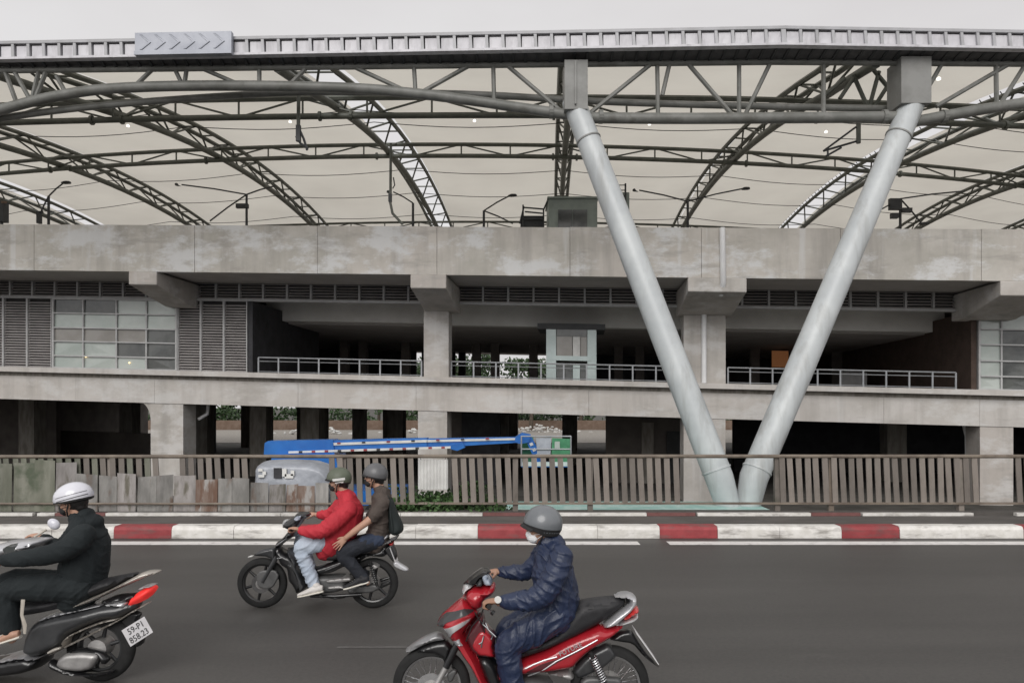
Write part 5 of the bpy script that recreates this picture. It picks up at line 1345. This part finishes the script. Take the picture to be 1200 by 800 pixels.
# ================================================================== RIDERS
def remesh(mb, vox, smooth_it=6, fn=None, name='mesh', off=Vector((0, 0, 0))):
    me = mb.mesh('tmp'); ob = bpy.data.objects.new('tmp', me); COL.objects.link(ob)
    r = ob.modifiers.new('r', 'REMESH'); r.mode = 'VOXEL'; r.voxel_size = vox; r.adaptivity = 0
    s_ = ob.modifiers.new('s', 'SMOOTH'); s_.factor = .5; s_.iterations = smooth_it
    dg = bpy.context.evaluated_depsgraph_get()
    out = bpy.data.meshes.new_from_object(ob.evaluated_get(dg)); out.name = name
    bpy.data.objects.remove(ob); bpy.data.meshes.remove(me)
    if fn:
        co = [v.co.copy() for v in out.vertices]; no = [v.normal.copy() for v in out.vertices]
        for v, c, n_ in zip(out.vertices, co, no): v.co = c + n_ * fn(c, n_)
    out.transform(Matrix.Translation(-off)); out.shade_smooth()
    return out
def put(me, name, mat, parent=None, loc=None):
    o = bpy.data.objects.new(name, me); COL.objects.link(o); me.materials.clear(); me.materials.append(MATS[mat])
    if parent: o.parent = parent
    if loc is not None: o.location = loc
    return o
def folds(amp, fr, dirv, seed=0, amp2=.3):
    """cloth creases: sharp ridges running across dirv, broken up and overlaid by a second set"""
    d = Vector(dirv).normalized(); e1 = d.orthogonal().normalized(); e2 = d.cross(e1); sd_ = Vector((seed * 3.1, seed * 1.7, seed * .9))
    g = (d + e1 * .8 - e2 * .5).normalized(); g1 = g.orthogonal().normalized(); g2 = g.cross(g1)
    def ridge(q, a, b, c, f, o_):
        t = noise.noise(Vector((q.dot(a) * f, q.dot(b) * f * .28, q.dot(c) * f * .28)) + o_)
        return max(0, 1 - abs(t) * 3.4) ** 1.6
    def fn(c, n_):
        q = c + noise.noise_vector(c * 3.0 + sd_) * .10
        m_ = min(1, max(0, .55 + 1.1 * noise.noise(c * 3.3 + sd_ * 3)))
        return amp * (ridge(q, d, e1, e2, fr, sd_) * (.25 + .75 * m_) + .55 * ridge(q, g, g1, g2, fr * 1.5, sd_ * 2) * (1 - m_ * .6) + amp2 * noise.noise(q * fr * .5 + sd_) - .4)
    return fn
class Rider:
    def __init__(s, D): s.D = D; s.org = (0, 0, 1)
    def p(s, x, y, dy=0): return P(x, y, s.D + dy)
    def limb(s, mb, pts, n=14, ref=(0, 1, 0)):
        """pts: (px, py, dy, in-plane half size, depth half size)"""
        q = []; r = []
        P_ = [s.p(a[0], a[1], a[2]) for a in pts]; RR = [(a[3], a[4] if len(a) > 4 else a[3]) for a in pts]
        for i in range(len(P_) - 1):
            p0 = P_[max(i - 1, 0)]; p1 = P_[i]; p2 = P_[i + 1]; p3 = P_[min(i + 2, len(P_) - 1)]
            for k in range(4):
                t = k / 4
                q.append(.5 * ((2 * p1) + (-p0 + p2) * t + (2 * p0 - 5 * p1 + 4 * p2 - p3) * t * t + (-p0 + 3 * p1 - 3 * p2 + p3) * t ** 3))
                e = t * t * (3 - 2 * t); r.append(tuple(RR[i][j] * (1 - e) + RR[i + 1][j] * e for j in (0, 1)))
        q.append(P_[-1]); r.append(RR[-1])
        mb.tube(q, r, n, ref=ref)
        mb.ball(q[0], (r[0][0] * .96, r[0][1] * .96, r[0][0] * .96)) ; mb.ball(q[-1], (r[-1][0] * .9, r[-1][1] * .9, r[-1][0] * .9))
    def hand(s, mb, wrist, grip, axis, side, sc=1.0, curl=1.0):
        """palm and five fingers closing on a bar through `grip` along `axis`; side = +1/-1: where the thumb leaves"""
        w = Vector(wrist); g = Vector(grip); a = Vector(axis).normalized()
        f = (g - w); f -= a * f.dot(a); L = f.length; f.normalize(); n_ = a.cross(f)
        if n_.z < 0: n_ = -n_
        top = g + n_ * .022 * sc; kn = top + f * .004
        mb.tube([w, w.lerp(kn, .45) + n_ * .006, kn], [(.022 * sc, .027 * sc), (.019 * sc, .038 * sc), (.015 * sc, .042 * sc)], 12, ref=a)
        for k, (ln_, o_) in enumerate(((.95, 1.5), (1.08, .5), (1.0, -.5), (.82, -1.5))):
            b = kn + a * (o_ * .0215 * sc * side); r = (.0095 if k < 3 else .008) * sc
            p1 = b + f * .030 * ln_ * sc - n_ * .006 * sc
            p2 = p1 + f * .006 * sc - n_ * .030 * ln_ * sc * curl
            p3 = p2 - f * .024 * ln_ * sc * curl - n_ * .010 * sc
            mb.tube([b - f * .012, b + n_ * .002, p1, p2, p3], [r, r * 1.08, r, r * .95, r * .75], 8)
            mb.ball(p3, r * .8, 8, 6); mb.ball(p1, r * 1.02, 8, 6)
        tb_ = w.lerp(kn, .35) + a * (.030 * sc * side) - n_ * .004
        t1 = tb_ + f * .026 * sc + a * (.016 * sc * side) - n_ * .014 * sc; t2 = t1 + f * .026 * sc - n_ * .012 * sc - a * (.004 * sc * side); t3 = t2 + f * .016 * sc - n_ * .010 * sc - a * .006 * side * sc
        mb.tube([w.lerp(kn, .2) + a * (.018 * side), tb_, t1, t2, t3], [.012 * sc, .013 * sc, .0105 * sc, .0095 * sc, .007 * sc], 8); mb.ball(t3, .0075 * sc, 8, 6)
    def open_hand(s, mb, wrist, knuck, across, sc=1.0, bend=-.25):
        w = Vector(wrist); kn = Vector(knuck); f = (kn - w).normalized(); a = Vector(across); a = (a - f * a.dot(f)).normalized(); n_ = a.cross(f)
        mb.tube([w, w.lerp(kn, .5), kn], [(.018 * sc, .026 * sc), (.017 * sc, .037 * sc), (.014 * sc, .041 * sc)], 12, ref=a)
        for k, (ln_, o_) in enumerate(((.92, 1.5), (1.05, .5), (1.0, -.5), (.8, -1.5))):
            b = kn + a * o_ * .0215 * sc; r = .009 * sc; sp = a * o_ * .004
            p1 = b + f * .036 * ln_ * sc + sp; p2 = p1 + (f * .026 + n_ * bend * .03) * ln_ * sc + sp; p3 = p2 + (f * .016 + n_ * bend * .04) * ln_ * sc
            mb.tube([b - f * .012, p1, p2, p3], [r, r, r * .92, r * .75], 8); mb.ball(p3, r * .78, 8, 6)
        t0 = w.lerp(kn, .3) + a * .03 * sc; t1 = t0 + f * .028 * sc + a * .022 * sc; t2 = t1 + f * .03 * sc + a * .006 * sc
        mb.tube([w.lerp(kn, .2) + a * .015, t0, t1, t2], [.012 * sc, .013 * sc, .0105 * sc, .008 * sc], 8); mb.ball(t2, .0085 * sc, 8, 6)
    def head(s, mb, c, neck, pitch=0, yaw=0):
        M = Matrix.Rotation(R(yaw), 3, 'Z') @ Matrix.Rotation(R(pitch), 3, 'Y'); s.hm = M; s.hc = Vector(c); c = s.hc
        def e(o_, r): mb.ball(c + M @ Vector(o_), r, 18, 12, M)
        e((.012, 0, .022), (.096, .076, .092)); e((-.032, 0, -.045), (.060, .060, .074)); e((-.048, 0, -.088), (.034, .042, .026)); e((.01, 0, -.05), (.06, .062, .06))
        e((-.092, 0, -.028), (.018, .011, .016)); e((-.086, 0, -.008), (.012, .009, .026)); e((-.076, 0, .012), (.02, .05, .010))
        e((-.083, 0, -.066), (.012, .024, .010))
        for y in (-1, 1):
            e((.006, y * .074, -.03), (.018, .010, .031)); e((-.055, y * .045, -.035), (.022, .016, .016))
        mb.tube([c + M @ Vector((.022, 0, -.04)), Vector(neck)], [.056, .06], 14)
    def face_parts(s, body, hair='hair'):
        M, c = s.hm, s.hc; off = body.location
        for y in (-1, 1):
            MB().ball(c + M @ Vector((-.079, y * .031, -.004)), (.0085, .0125, .0075), 10, 8, M).build('eye', 'eye', body, smooth=True)
            MB().tube([c + M @ Vector((-.091, y * .014, .016)), c + M @ Vector((-.089, y * .035, .019)), c + M @ Vector((-.078, y * .05, .012))], .004, 6).build('eyebrow', 'hair', body, smooth=True)
        m = MB(); vs = []; nu, nv = 20, 10
        m.ball(c + M @ Vector((.03, 0, .0)), (.09, .081, .098), 20, 14, M); m.ball(c + M @ Vector((.062, 0, -.055)), (.045, .06, .05), 14, 10, M)
        put(remesh(m, .008, 3, lambda q, n_: .002 * noise.noise(q * 90), 'hair', off), 'hair', hair, body)
    def mask(s, body, mat, style='fold'):
        M, c = s.hm, s.hc
        m = MB(); m.ball(c + M @ Vector((-.055, 0, -.066)), (.052, .060, .046), 20, 14, M); m.ball(c + M @ Vector((-.088, 0, -.05)), (.026, .03, .03), 14, 10, M)
        off = body.location
        mk_ = put(remesh(m, .005, 4, lambda q, n_: .0012 * math.sin((q.z) * 420), 'mask', off), 'face_mask', mat, body)
        for y in (-1, 1):
            for z in (-.045, -.088): MB().tube([c + M @ Vector((-.06, y * .054, z)), c + M @ Vector((-.02, y * .074, -.05 + (z + .066) * .5)), c + M @ Vector((.012, y * .080, -.04))], .0022, 5).build('ear_loop', mat, mk_)
    def helmet(s, body, mat, rr=(.135, .118, .125), off=(.008, 0, .022), front=-2, side=-22, back=-38, tilt=0, peak=.0, band=None, bw=.10):
        """half-shell helmet: outer and inner skin joined by a rim, ear cut-outs, liner band, chin strap"""
        M = s.hm @ Matrix.Rotation(R(tilt), 3, 'Y'); c = s.hc + s.hm @ Vector(off); nu, nv = 40, 14; vs = []
        def low(ph):   # ph=0 front
            cph = math.cos(ph); f_ = max(0, cph); b_ = max(0, -cph); sd_ = 1 - abs(cph)
            return R(front * f_ + back * b_ + side * sd_ * 1.0)
        for k, sc in enumerate((1.0, .88)):
            for j in range(nv + 1):
                for i in range(nu):
                    ph = 2 * math.pi * i / nu; lo = low(ph); th = lo + (math.pi / 2 - lo) * j / nv
                    vs.append(c + M @ Vector((-rr[0] * sc * math.cos(th) * math.cos(ph), rr[1] * sc * math.cos(th) * math.sin(ph), rr[2] * sc * math.sin(th))))
        S_ = (nv + 1) * nu; fs = []
        for b in (0, S_):
            for j in range(nv):
                for i in range(nu): fs.append((b + j * nu + i, b + j * nu + (i + 1) % nu, b + (j + 1) * nu + (i + 1) % nu, b + (j + 1) * nu + i))
        for i in range(nu): fs.append((i, (i + 1) % nu, S_ + (i + 1) % nu, S_ + i))
        h = MB().add(vs, fs).build('helmet', mat, body, smooth=50)
        # dark lower band (edge trim and neck liner)
        vs = []; 
        for i in range(nu):
            ph = 2 * math.pi * i / nu; lo = low(ph)
            for sc, dth in ((1.012, bw * (1 - .6 * max(0, math.cos(ph)))), (1.018, -.03), (.9, -.16 if math.cos(ph) < .3 else -.02), (.86, .06)):
                th = lo + dth; vs.append(c + M @ Vector((-rr[0] * sc * math.cos(th) * math.cos(ph), rr[1] * sc * math.cos(th) * math.sin(ph), rr[2] * sc * math.sin(th))))
        MB().add(vs, [(i * 4 + j, i * 4 + (j + 1) % 4, ((i + 1) % nu) * 4 + (j + 1) % 4, ((i + 1) % nu) * 4 + j) for i in range(nu) for j in range(4)]).build('helmet_edge', 'helmet_liner', h, smooth=50)
        if peak:
            vs = []; n = 12
            for i in range(n + 1):
                ph = (i / n - .5) * 2.0; lo = low(ph) + .07
                p_ = c + M @ Vector((-rr[0] * 1.005 * math.cos(lo) * math.cos(ph), rr[1] * 1.005 * math.cos(lo) * math.sin(ph), rr[2] * math.sin(lo)))
                q_ = p_ + M @ Vector((-peak * math.cos(ph * .8), 0, -.012))
                vs += [p_, q_, q_ + M @ Vector((0, 0, -.005)), p_ + M @ Vector((0, 0, -.006))]
            MB().add(vs, [(i * 4 + j, i * 4 + (j + 1) % 4, (i + 1) * 4 + (j + 1) % 4, (i + 1) * 4 + j) for i in range(n) for j in range(4)]).build('peak', 'helmet_liner', h, smooth=50)
        if band:
            for (phs, t0, t1) in band[1]:
                vs = []; phs = [phs[0] + (phs[-1] - phs[0]) * k / 24 for k in range(25)]
                for ph in phs:
                    for th, sc in ((t0, 1.014), (t1, 1.014), (t1, .99), (t0, .99)):
                        th = R(th); vs.append(c + M @ Vector((-rr[0] * sc * math.cos(th) * math.cos(R(ph)), rr[1] * sc * math.cos(th) * math.sin(R(ph)), rr[2] * sc * math.sin(th))))
                MB().add(vs, [(i * 4 + j, i * 4 + (j + 1) % 4, (i + 1) * 4 + (j + 1) % 4, (i + 1) * 4 + j) for i in range(len(phs) - 1) for j in range(4)]).build('helmet_stripe', band[0], h, smooth=50)
        M0, c0 = s.hm, s.hc
        for y in (-1, 1):
            MB().tube([c0 + M0 @ Vector((.03, y * .1, -.02)), c0 + M0 @ Vector((-.012, y * .084, -.075)), c0 + M0 @ Vector((-.03, y * .05, -.118)), c0 + M0 @ Vector((-.035, 0, -.128))], (.0035, ), 6).build('chin_strap', 'helmet_liner', h) if False else \
            MB().tube([c0 + M0 @ Vector((.02, y * .098, -.02)), c0 + M0 @ Vector((-.008, y * .080, -.07)), c0 + M0 @ Vector((-.024, y * .05, -.113)), c0 + M0 @ Vector((-.03, 0, -.124))], [.006, .006, .006, .006], 6).build('chin_strap', 'helmet_liner', h)
        return h
    def shoe(s, body, heel, toe, mat, side=0, w=.043, name='shoe', h=.075):
        a, b = Vector(heel), Vector(toe); f = (b - a).normalized(); up = Vector((0, 0, 1)) - f * f.z; up.normalize(); L = (b - a).length
        m = MB(); off = body.location
        sec = [(0, .55, .8), (.12, .9, 1.0), (.35, .82, 1.05), (.6, .95, .72), (.85, .92, .5), (1.0, .5, .36)]
        m.tube([a + f * L * t + up * h * hh * .5 for t, ww, hh in sec], [(h * hh * .5, w * ww) for t, ww, hh in sec], 14, ref=f.cross(up))
        m.ball(a + f * L * .22 + up * h * .95, (w * .9, w * .8, h * .45))
        so = put(remesh(m, .006, 4, None, name, off), name, mat, body)
        m = MB(); m.tube([a + f * L * t - up * .004 for t, ww, hh in sec], [(.012, w * ww * 1.08) for t, ww, hh in sec], 14, ref=f.cross(up)); m.build('sole', 'sole', so, smooth=60)
        for k in range(4):
            t = .42 + k * .09; c = a + f * L * t + up * h * (.86 - k * .1); sd_ = f.cross(up)
            MB().tube([c - sd_ * w * .55 - up * .01, c + up * .004, c + sd_ * w * .55 - up * .01], [.004, .0045, .004], 6).build('lace', 'sole', so)
        return so

# ------------------------------------------------------------------ rider in navy
A = Rider(5.1); m = MB(); hc = A.p(634.5, 616.5, 0)
A.head(m, hc, A.p(644, 640, 0), pitch=-4)
A.limb(m, [(645, 645, 0, .05, .08), (648, 672, 0, .10, .14), (653, 716, 0, .11, .14)])
wn, gn = A.p(585, 705, -.245), A.p(573.5, 708, -.265); wf, gf = A.p(586, 669.5, .25), A.p(575, 673, .27)
A.limb(m, [(658, 655, -.17, .04), (630, 700, -.25, .042), (600, 705, -.245, .034), (584, 705, -.245, .027)])
A.limb(m, [(637, 650, .16, .04), (620, 668, .22, .042), (600, 670, .24, .034), (585, 669.5, .25, .027)])
A.hand(m, wn, gn, (0, 1, .0), 1); A.hand(m, wf, gf, (0, 1, 0), -1)
for sd_, dy in ((-1, -.13), (1, .14)):
    A.limb(m, [(652, 718, dy * .7, .075), (596, 754 if sd_ < 0 else 737, dy, .055), (598, 785 if sd_ < 0 else 772, dy, .05), (606, 832 if sd_ < 0 else 816, dy, .04)])
navy = put(remesh(m, .0045, 5, None, 'person'), 'person', 'skin_tan', None); base = A.p(652, 735, 0)
def rebase(o, b):
    o.data.transform(Matrix.Translation(-b)); o.location = b
rebase(navy, base); tag(navy, 'rider in navy rain suit, grey helmet and white mask on the red motorbike', 'person', 'riders')
A.face_parts(navy); A.mask(navy, 'mask_white'); A.helmet(navy, 'helmet_grey', (.136, .119, .128), (.012, 0, .02), front=2, side=-30, back=-42, peak=.022, bw=.34)
m = MB()
A.limb(m, [(640, 634, 0, .072, .080), (644, 648, 0, .105, .17), (648, 668, 0, .150, .215), (651, 690, 0, .160, .20), (653, 708, 0, .155, .195), (655, 724, 0, .125, .19)])
A.limb(m, [(658, 652, -.18, .085), (650, 674, -.24, .086), (632, 699, -.26, .08), (608, 704, -.25, .065), (590, 704.5, -.245, .052)])
A.limb(m, [(637, 647, .17, .08), (628, 660, .21, .075), (616, 669, .235, .065), (603, 670.5, .245, .058), (589, 669.5, .25, .047)])
m.ball(A.p(650, 638, 0), (.075, .12, .055)); m.ball(A.p(648, 633, 0), (.07, .082, .05))
jf = folds(.014, 16, (.45, .1, .85), 1)
put(remesh(m, .007, 5, jf, 'jacket', base), 'jacket', 'navy', navy)
m = MB()
for sd_, dy in ((-1, -.13), (1, .15)):
    A.limb(m, [(654, 718, dy * .62, .115, .12), (626, 737 if sd_ < 0 else 726, dy, .112, .1), (597, 754 if sd_ < 0 else 737, dy, .092, .088), (597, 778 if sd_ < 0 else 765, dy, .088, .085), (602, 806 if sd_ < 0 else 790, dy, .08, .08), (606, 830 if sd_ < 0 else 816, dy, .07, .07)])
put(remesh(m, .007, 4, folds(.014, 15, (.75, .1, -.6), 2), 'trousers', base), 'trousers', 'navy', navy)
A.shoe(navy, A.p(614, 842, -.17), A.p(578, 843, -.19), 'shoe_black'); A.shoe(navy, A.p(616, 828, .17), A.p(582, 829, .19), 'shoe_black')
# wrist watch
wa = MB(); ax = (gn - wn).normalized(); cN = A.p(588, 702, -.272)
MB().lathe(A.p(583.5, 702.2, -.282), [(.001, -.008), (.022, -.008), (.024, 0), (.022, .008), (.001, .008)], 18, 'Y', closed=False).build('watch', 'tarp_white', navy, smooth=40)
MB().tube([A.p(584, 698, -.275), A.p(583, 707, -.276)], .012, 8).build('watch_strap', 'helmet_liner', navy)

# ------------------------------------------------------------------ driver in red
Bq = Rider(8.05); m = MB(); hc = Bq.p(396.5, 563, 0)
Bq.head(m, hc, Bq.p(404, 582, 0), pitch=-6)
Bq.limb(m, [(406, 588, 0, .05, .08), (404, 605, 0, .11, .14), (384, 640, 0, .1, .13)])
wn, gn = Bq.p(352, 621, -.28), Bq.p(342.5, 621, -.3); wf, gf = Bq.p(372, 603, .24), Bq.p(361, 603.5, .26)
Bq.limb(m, [(402, 600, -.16, .04), (376, 622, -.26, .042), (352, 621, -.28, .028)]); Bq.limb(m, [(398, 597, .15, .04), (387, 605, .21, .035), (371, 603, .24, .028)])
Bq.hand(m, wn, gn, (0, 1, 0), 1); Bq.hand(m, wf, gf, (0, 1, 0), -1)
for dy, dk in ((-.14, 0), (.14, -9)):
    Bq.limb(m, [(388, 640, dy * .6, .07), (354, 640 + dk, dy, .052), (361, 664 + dk * .8, dy, .045), (368, 688 + dk * .6, dy, .035)])
red = put(remesh(m, .0055, 5, None, 'person'), 'person', 'skin'); base = Bq.p(390, 650, 0); rebase(red, base)
tag(red, 'driver in bright red jacket, pale jeans and olive helmet on the black motorbike', 'person', 'riders')
Bq.face_parts(red); Bq.mask(red, 'mask_black')
Bq.helmet(red, 'helmet_olive', (.136, .118, .122), (.012, 0, .025), front=4, side=-16, back=-34, peak=.02, band=('sheet_white', [([-70, -85, -100, -115, -128], -8, 4), ([-80, -100, -120], -22, -14), ([70, 85, 100, 115, 128], -8, 4)]))
m = MB()
Bq.limb(m, [(400, 577, 0, .065, .075), (407, 584, 0, .10, .16), (408, 598, 0, .17, .2), (403, 615, 0, .178, .2), (392, 632, 0, .16, .2), (383, 642, 0, .145, .2)])
Bq.limb(m, [(408, 597, -.17, .095), (394, 610, -.24, .095), (378, 621, -.27, .085), (365, 623, -.28, .072), (354, 621.5, -.28, .055)])
Bq.limb(m, [(398, 592, .16, .08), (388, 602, .21, .075), (374, 603, .24, .05)])
put(remesh(m, .011, 5, folds(.013, 14, (.6, .1, .8), 4), 'jacket', base), 'jacket', 'jacket_red', red)
m = MB()
for dy, dk in ((-.15, 0), (.15, -9)):
    Bq.limb(m, [(386, 637, dy * .5, .08, .08), (370, 637 + dk * .6, dy, .1, .095), (354, 641 + dk, dy, .085, .082), (358, 658 + dk * .8, dy, .078, .075), (364, 674 + dk * .7, dy, .07, .07), (369, 686 + dk * .6, dy, .064, .064)])
put(remesh(m, .010, 4, folds(.014, 15, (.55, .1, -.8), 5), 'jeans', base), 'jeans', 'denim_pale', red)
Bq.shoe(red, Bq.p(379, 692, -.19), Bq.p(349, 698.5, -.2), 'shoe_white', w=.045, name='sneaker'); Bq.shoe(red, Bq.p(381, 684, .18), Bq.p(351, 689, .2), 'shoe_white', w=.045, name='sneaker')

# ------------------------------------------------------------------ passenger in brown shirt
C = Rider(8.05); m = MB(); hc = C.p(438.5, 558, 0)
C.head(m, hc, C.p(446, 577, 0), pitch=-2)
C.limb(m, [(446, 584, 0, .05, .08), (446, 600, 0, .1, .14), (442, 632, 0, .1, .13)])
C.limb(m, [(448, 588, -.17, .05), (436, 606, -.23, .043), (418, 620, -.26, .036), (405, 630, -.26, .028)]); C.limb(m, [(446, 588, .17, .05), (434, 606, .22, .043), (412, 622, .2, .03)])
C.open_hand(m, C.p(406, 629.5, -.26), C.p(398.5, 636.5, -.265), (-.55, 0, .85), .92, .35); C.open_hand(m, C.p(412, 622, .2), C.p(403, 628, .2), (-.55, 0, .85), 1.05, .3)
for dy, dk in ((-.2, 0), (.2, -9)):
    C.limb(m, [(440, 632, dy * .5, .07), (402, 648 + dk, dy, .05), (418, 668 + dk * .8, dy, .045), (430, 682 + dk * .6, dy, .035)])
brn = put(remesh(m, .0055, 5, None, 'person'), 'person', 'skin'); base = C.p(440, 645, 0); rebase(brn, base)
tag(brn, 'pillion passenger in brown short-sleeved shirt with dark grey helmet behind the red driver', 'person', 'riders')
C.face_parts(brn); C.mask(brn, 'mask_black'); C.helmet(brn, 'helmet_dark', (.134, .118, .122), (.016, 0, .026), front=0, side=-18, back=-34, peak=.016)
m = MB()
C.limb(m, [(444, 572, 0, .06, .075), (447, 579, 0, .105, .17), (447, 600, 0, .125, .19), (445, 618, 0, .125, .18), (440, 637, 0, .13, .18)])
C.limb(m, [(449, 588, -.16, .075), (444, 597, -.2, .076), (438, 605, -.225, .072)]); C.limb(m, [(447, 588, .16, .075), (436, 605, .22, .07)])
put(remesh(m, .010, 5, folds(.014, 13, (.2, .1, .95), 7), 'shirt', base), 'shirt', 'shirt_brown', brn)
m = MB()
for dy, dk in ((-.19, 0), (.19, -9)):
    C.limb(m, [(438, 634, dy * .5, .1, .1), (420, 640 + dk * .5, dy * .9, .09, .09), (403, 648 + dk, dy, .088, .08), (414, 663 + dk * .8, dy, .07, .068), (428, 680 + dk * .6, dy, .058, .058)])
put(remesh(m, .010, 4, folds(.009, 15, (.6, .1, -.75), 8), 'jeans', base), 'jeans', 'trouser_dark', brn)
m = MB(); C.limb(m, [(442, 632, -.13, .085, .06), (424, 636, -.175, .075, .06)]);
put(remesh(m, .010, 4, folds(.008, 16, (.9, .1, -.3), 9), 'jeans_hip', base), 'jeans_hip', 'denim_dark', brn)
C.shoe(brn, C.p(432, 681, -.21), C.p(402.5, 689.5, -.24), 'shoe_black', w=.042, name='canvas_shoe'); C.shoe(brn, C.p(434, 674, .2), C.p(405, 681, .22), 'shoe_black', w=.042, name='canvas_shoe')
# shoulder bag
sb_ = thing('shoulder_bag', 'black cloth bag worn on the back of the brown-shirted passenger', 'bag', C.p(464, 628, 0))
m = MB(); q = [C.p(a, b, -.1) for a, b in ((452, 580), (458, 585), (463, 600), (471, 617), (471, 624), (464, 629), (455, 627), (453, 610))]
m.pillow([(v.x, v.z) for v in q], 8.05, .14, .05, .015); m.build('pouch', 'bag', sb_, smooth=60)
MB().tube([C.p(455, 583, -.1), C.p(450, 577, -.1), C.p(446, 576.5, -.11), C.p(441, 583, -.14)], .014, 8).build('strap', 'bag', sb_, smooth=50)
MB().tube([C.p(456, 588, -.135), C.p(458, 606, -.16), C.p(460, 622, -.15)], .011, 8).build('strap', 'bag', sb_, smooth=50)

# ------------------------------------------------------------------ rider in black on the scooter
E = Rider(5.9); m = MB(); hc = E.p(85, 586.5, 0)
E.head(m, hc, E.p(92, 608, 0), pitch=-8)
E.limb(m, [(95, 616, 0, .05, .08), (100, 640, 0, .12, .15), (95, 682, 0, .12, .14)])
wn, gn = E.p(3, 655, -.33), E.p(-10, 663, -.35)
wf, gf = E.p(46, 628, .3), E.p(38, 630, .32)
E.limb(m, [(97, 632, -.17, .04), (55, 648, -.28, .045), (20, 653, -.31, .035), (2, 656, -.33, .028)]); E.limb(m, [(92, 627, .16, .04), (68, 640, .26, .042), (47, 629, .3, .028)])
E.hand(m, wn, gn, (0, 1, 0), 1); E.hand(m, wf, gf, (0, 1, 0), -1)
for dy, dk in ((-.15, 0), (.16, -10)):
    E.limb(m, [(92, 686, dy * .6, .07), (10, 692 + dk, dy, .05), (10, 722 + dk * .7, dy, .05), (14, 748 + dk * .5, dy, .04)])
blk = put(remesh(m, .0055, 5, None, 'person'), 'person', 'skin'); base = E.p(92, 705, 0); rebase(blk, base)
tag(blk, 'rider all in black with a white helmet on the dark scooter', 'person', 'riders')
E.face_parts(blk); E.mask(blk, 'mask_black')
E.helmet(blk, 'helmet_white', (.152, .125, .118), (.012, 0, .03), front=-4, side=-16, back=-22, tilt=-8, band=('helmet_dark', [([-60, -80, -100, -120, -140, -160], 8, 10), ([-60, -80, -100, -120, -140, -160], -6, -3), ([60, 80, 100, 120, 140, 160], 8, 10)]))
# hood and hair tail
m = MB(); m.ball(E.p(108, 612, 0), (.085, .11, .07)); m.ball(E.p(101, 602, 0), (.06, .09, .05)); m.ball(E.p(112, 630, 0), (.08, .15, .10))
put(remesh(m, .010, 4, folds(.010, 12, (.4, .2, .9), 12), 'hood', base), 'hood', 'shirt_black', blk)
m = MB()
E.limb(m, [(91, 606, 0, .07, .085), (98, 616, 0, .12, .18), (101, 638, 0, .17, .205), (99, 662, 0, .178, .2), (94, 685, 0, .18, .2), (90, 698, 0, .16, .2)])
E.limb(m, [(98, 627, -.18, .095), (80, 642, -.25, .09), (54, 650, -.29, .078), (28, 654, -.31, .065), (6, 656, -.33, .052)]); E.limb(m, [(92, 622, .17, .085), (70, 641, .26, .07), (52, 631, .3, .05)])
put(remesh(m, .010, 5, folds(.008, 15, (.5, .1, .85), 10), 'jacket', base), 'jacket', 'shirt_black', blk)
m = MB()
for dy, dk in ((-.16, 0), (.17, -10)):
    E.limb(m, [(92, 688, dy * .6, .125, .12), (50, 688 + dk * .6, dy, .11, .105), (10, 692 + dk, dy, .092, .09), (10, 716 + dk * .7, dy, .08, .08), (13, 738 + dk * .5, dy, .072, .072)])
put(remesh(m, .010, 4, folds(.008, 15, (.8, .1, -.5), 11), 'trousers', base), 'trousers', 'shirt_black', blk)
MB().tube([E.p(27, 702, -.235), E.p(25.5, 720, -.245), E.p(29, 732, -.24), E.p(29, 742, -.235)], [(.016, .006), (.013, .006), (.017, .006), (.01, .006)], 8).build('cord', 'strap', blk, smooth=50)
E.shoe(blk, E.p(24, 745, -.18), E.p(-14, 757, -.2), 'skin', w=.042, name='foot', h=.06); E.shoe(blk, E.p(24, 738, .18), E.p(-14, 748, .2), 'shoe_black', w=.042)
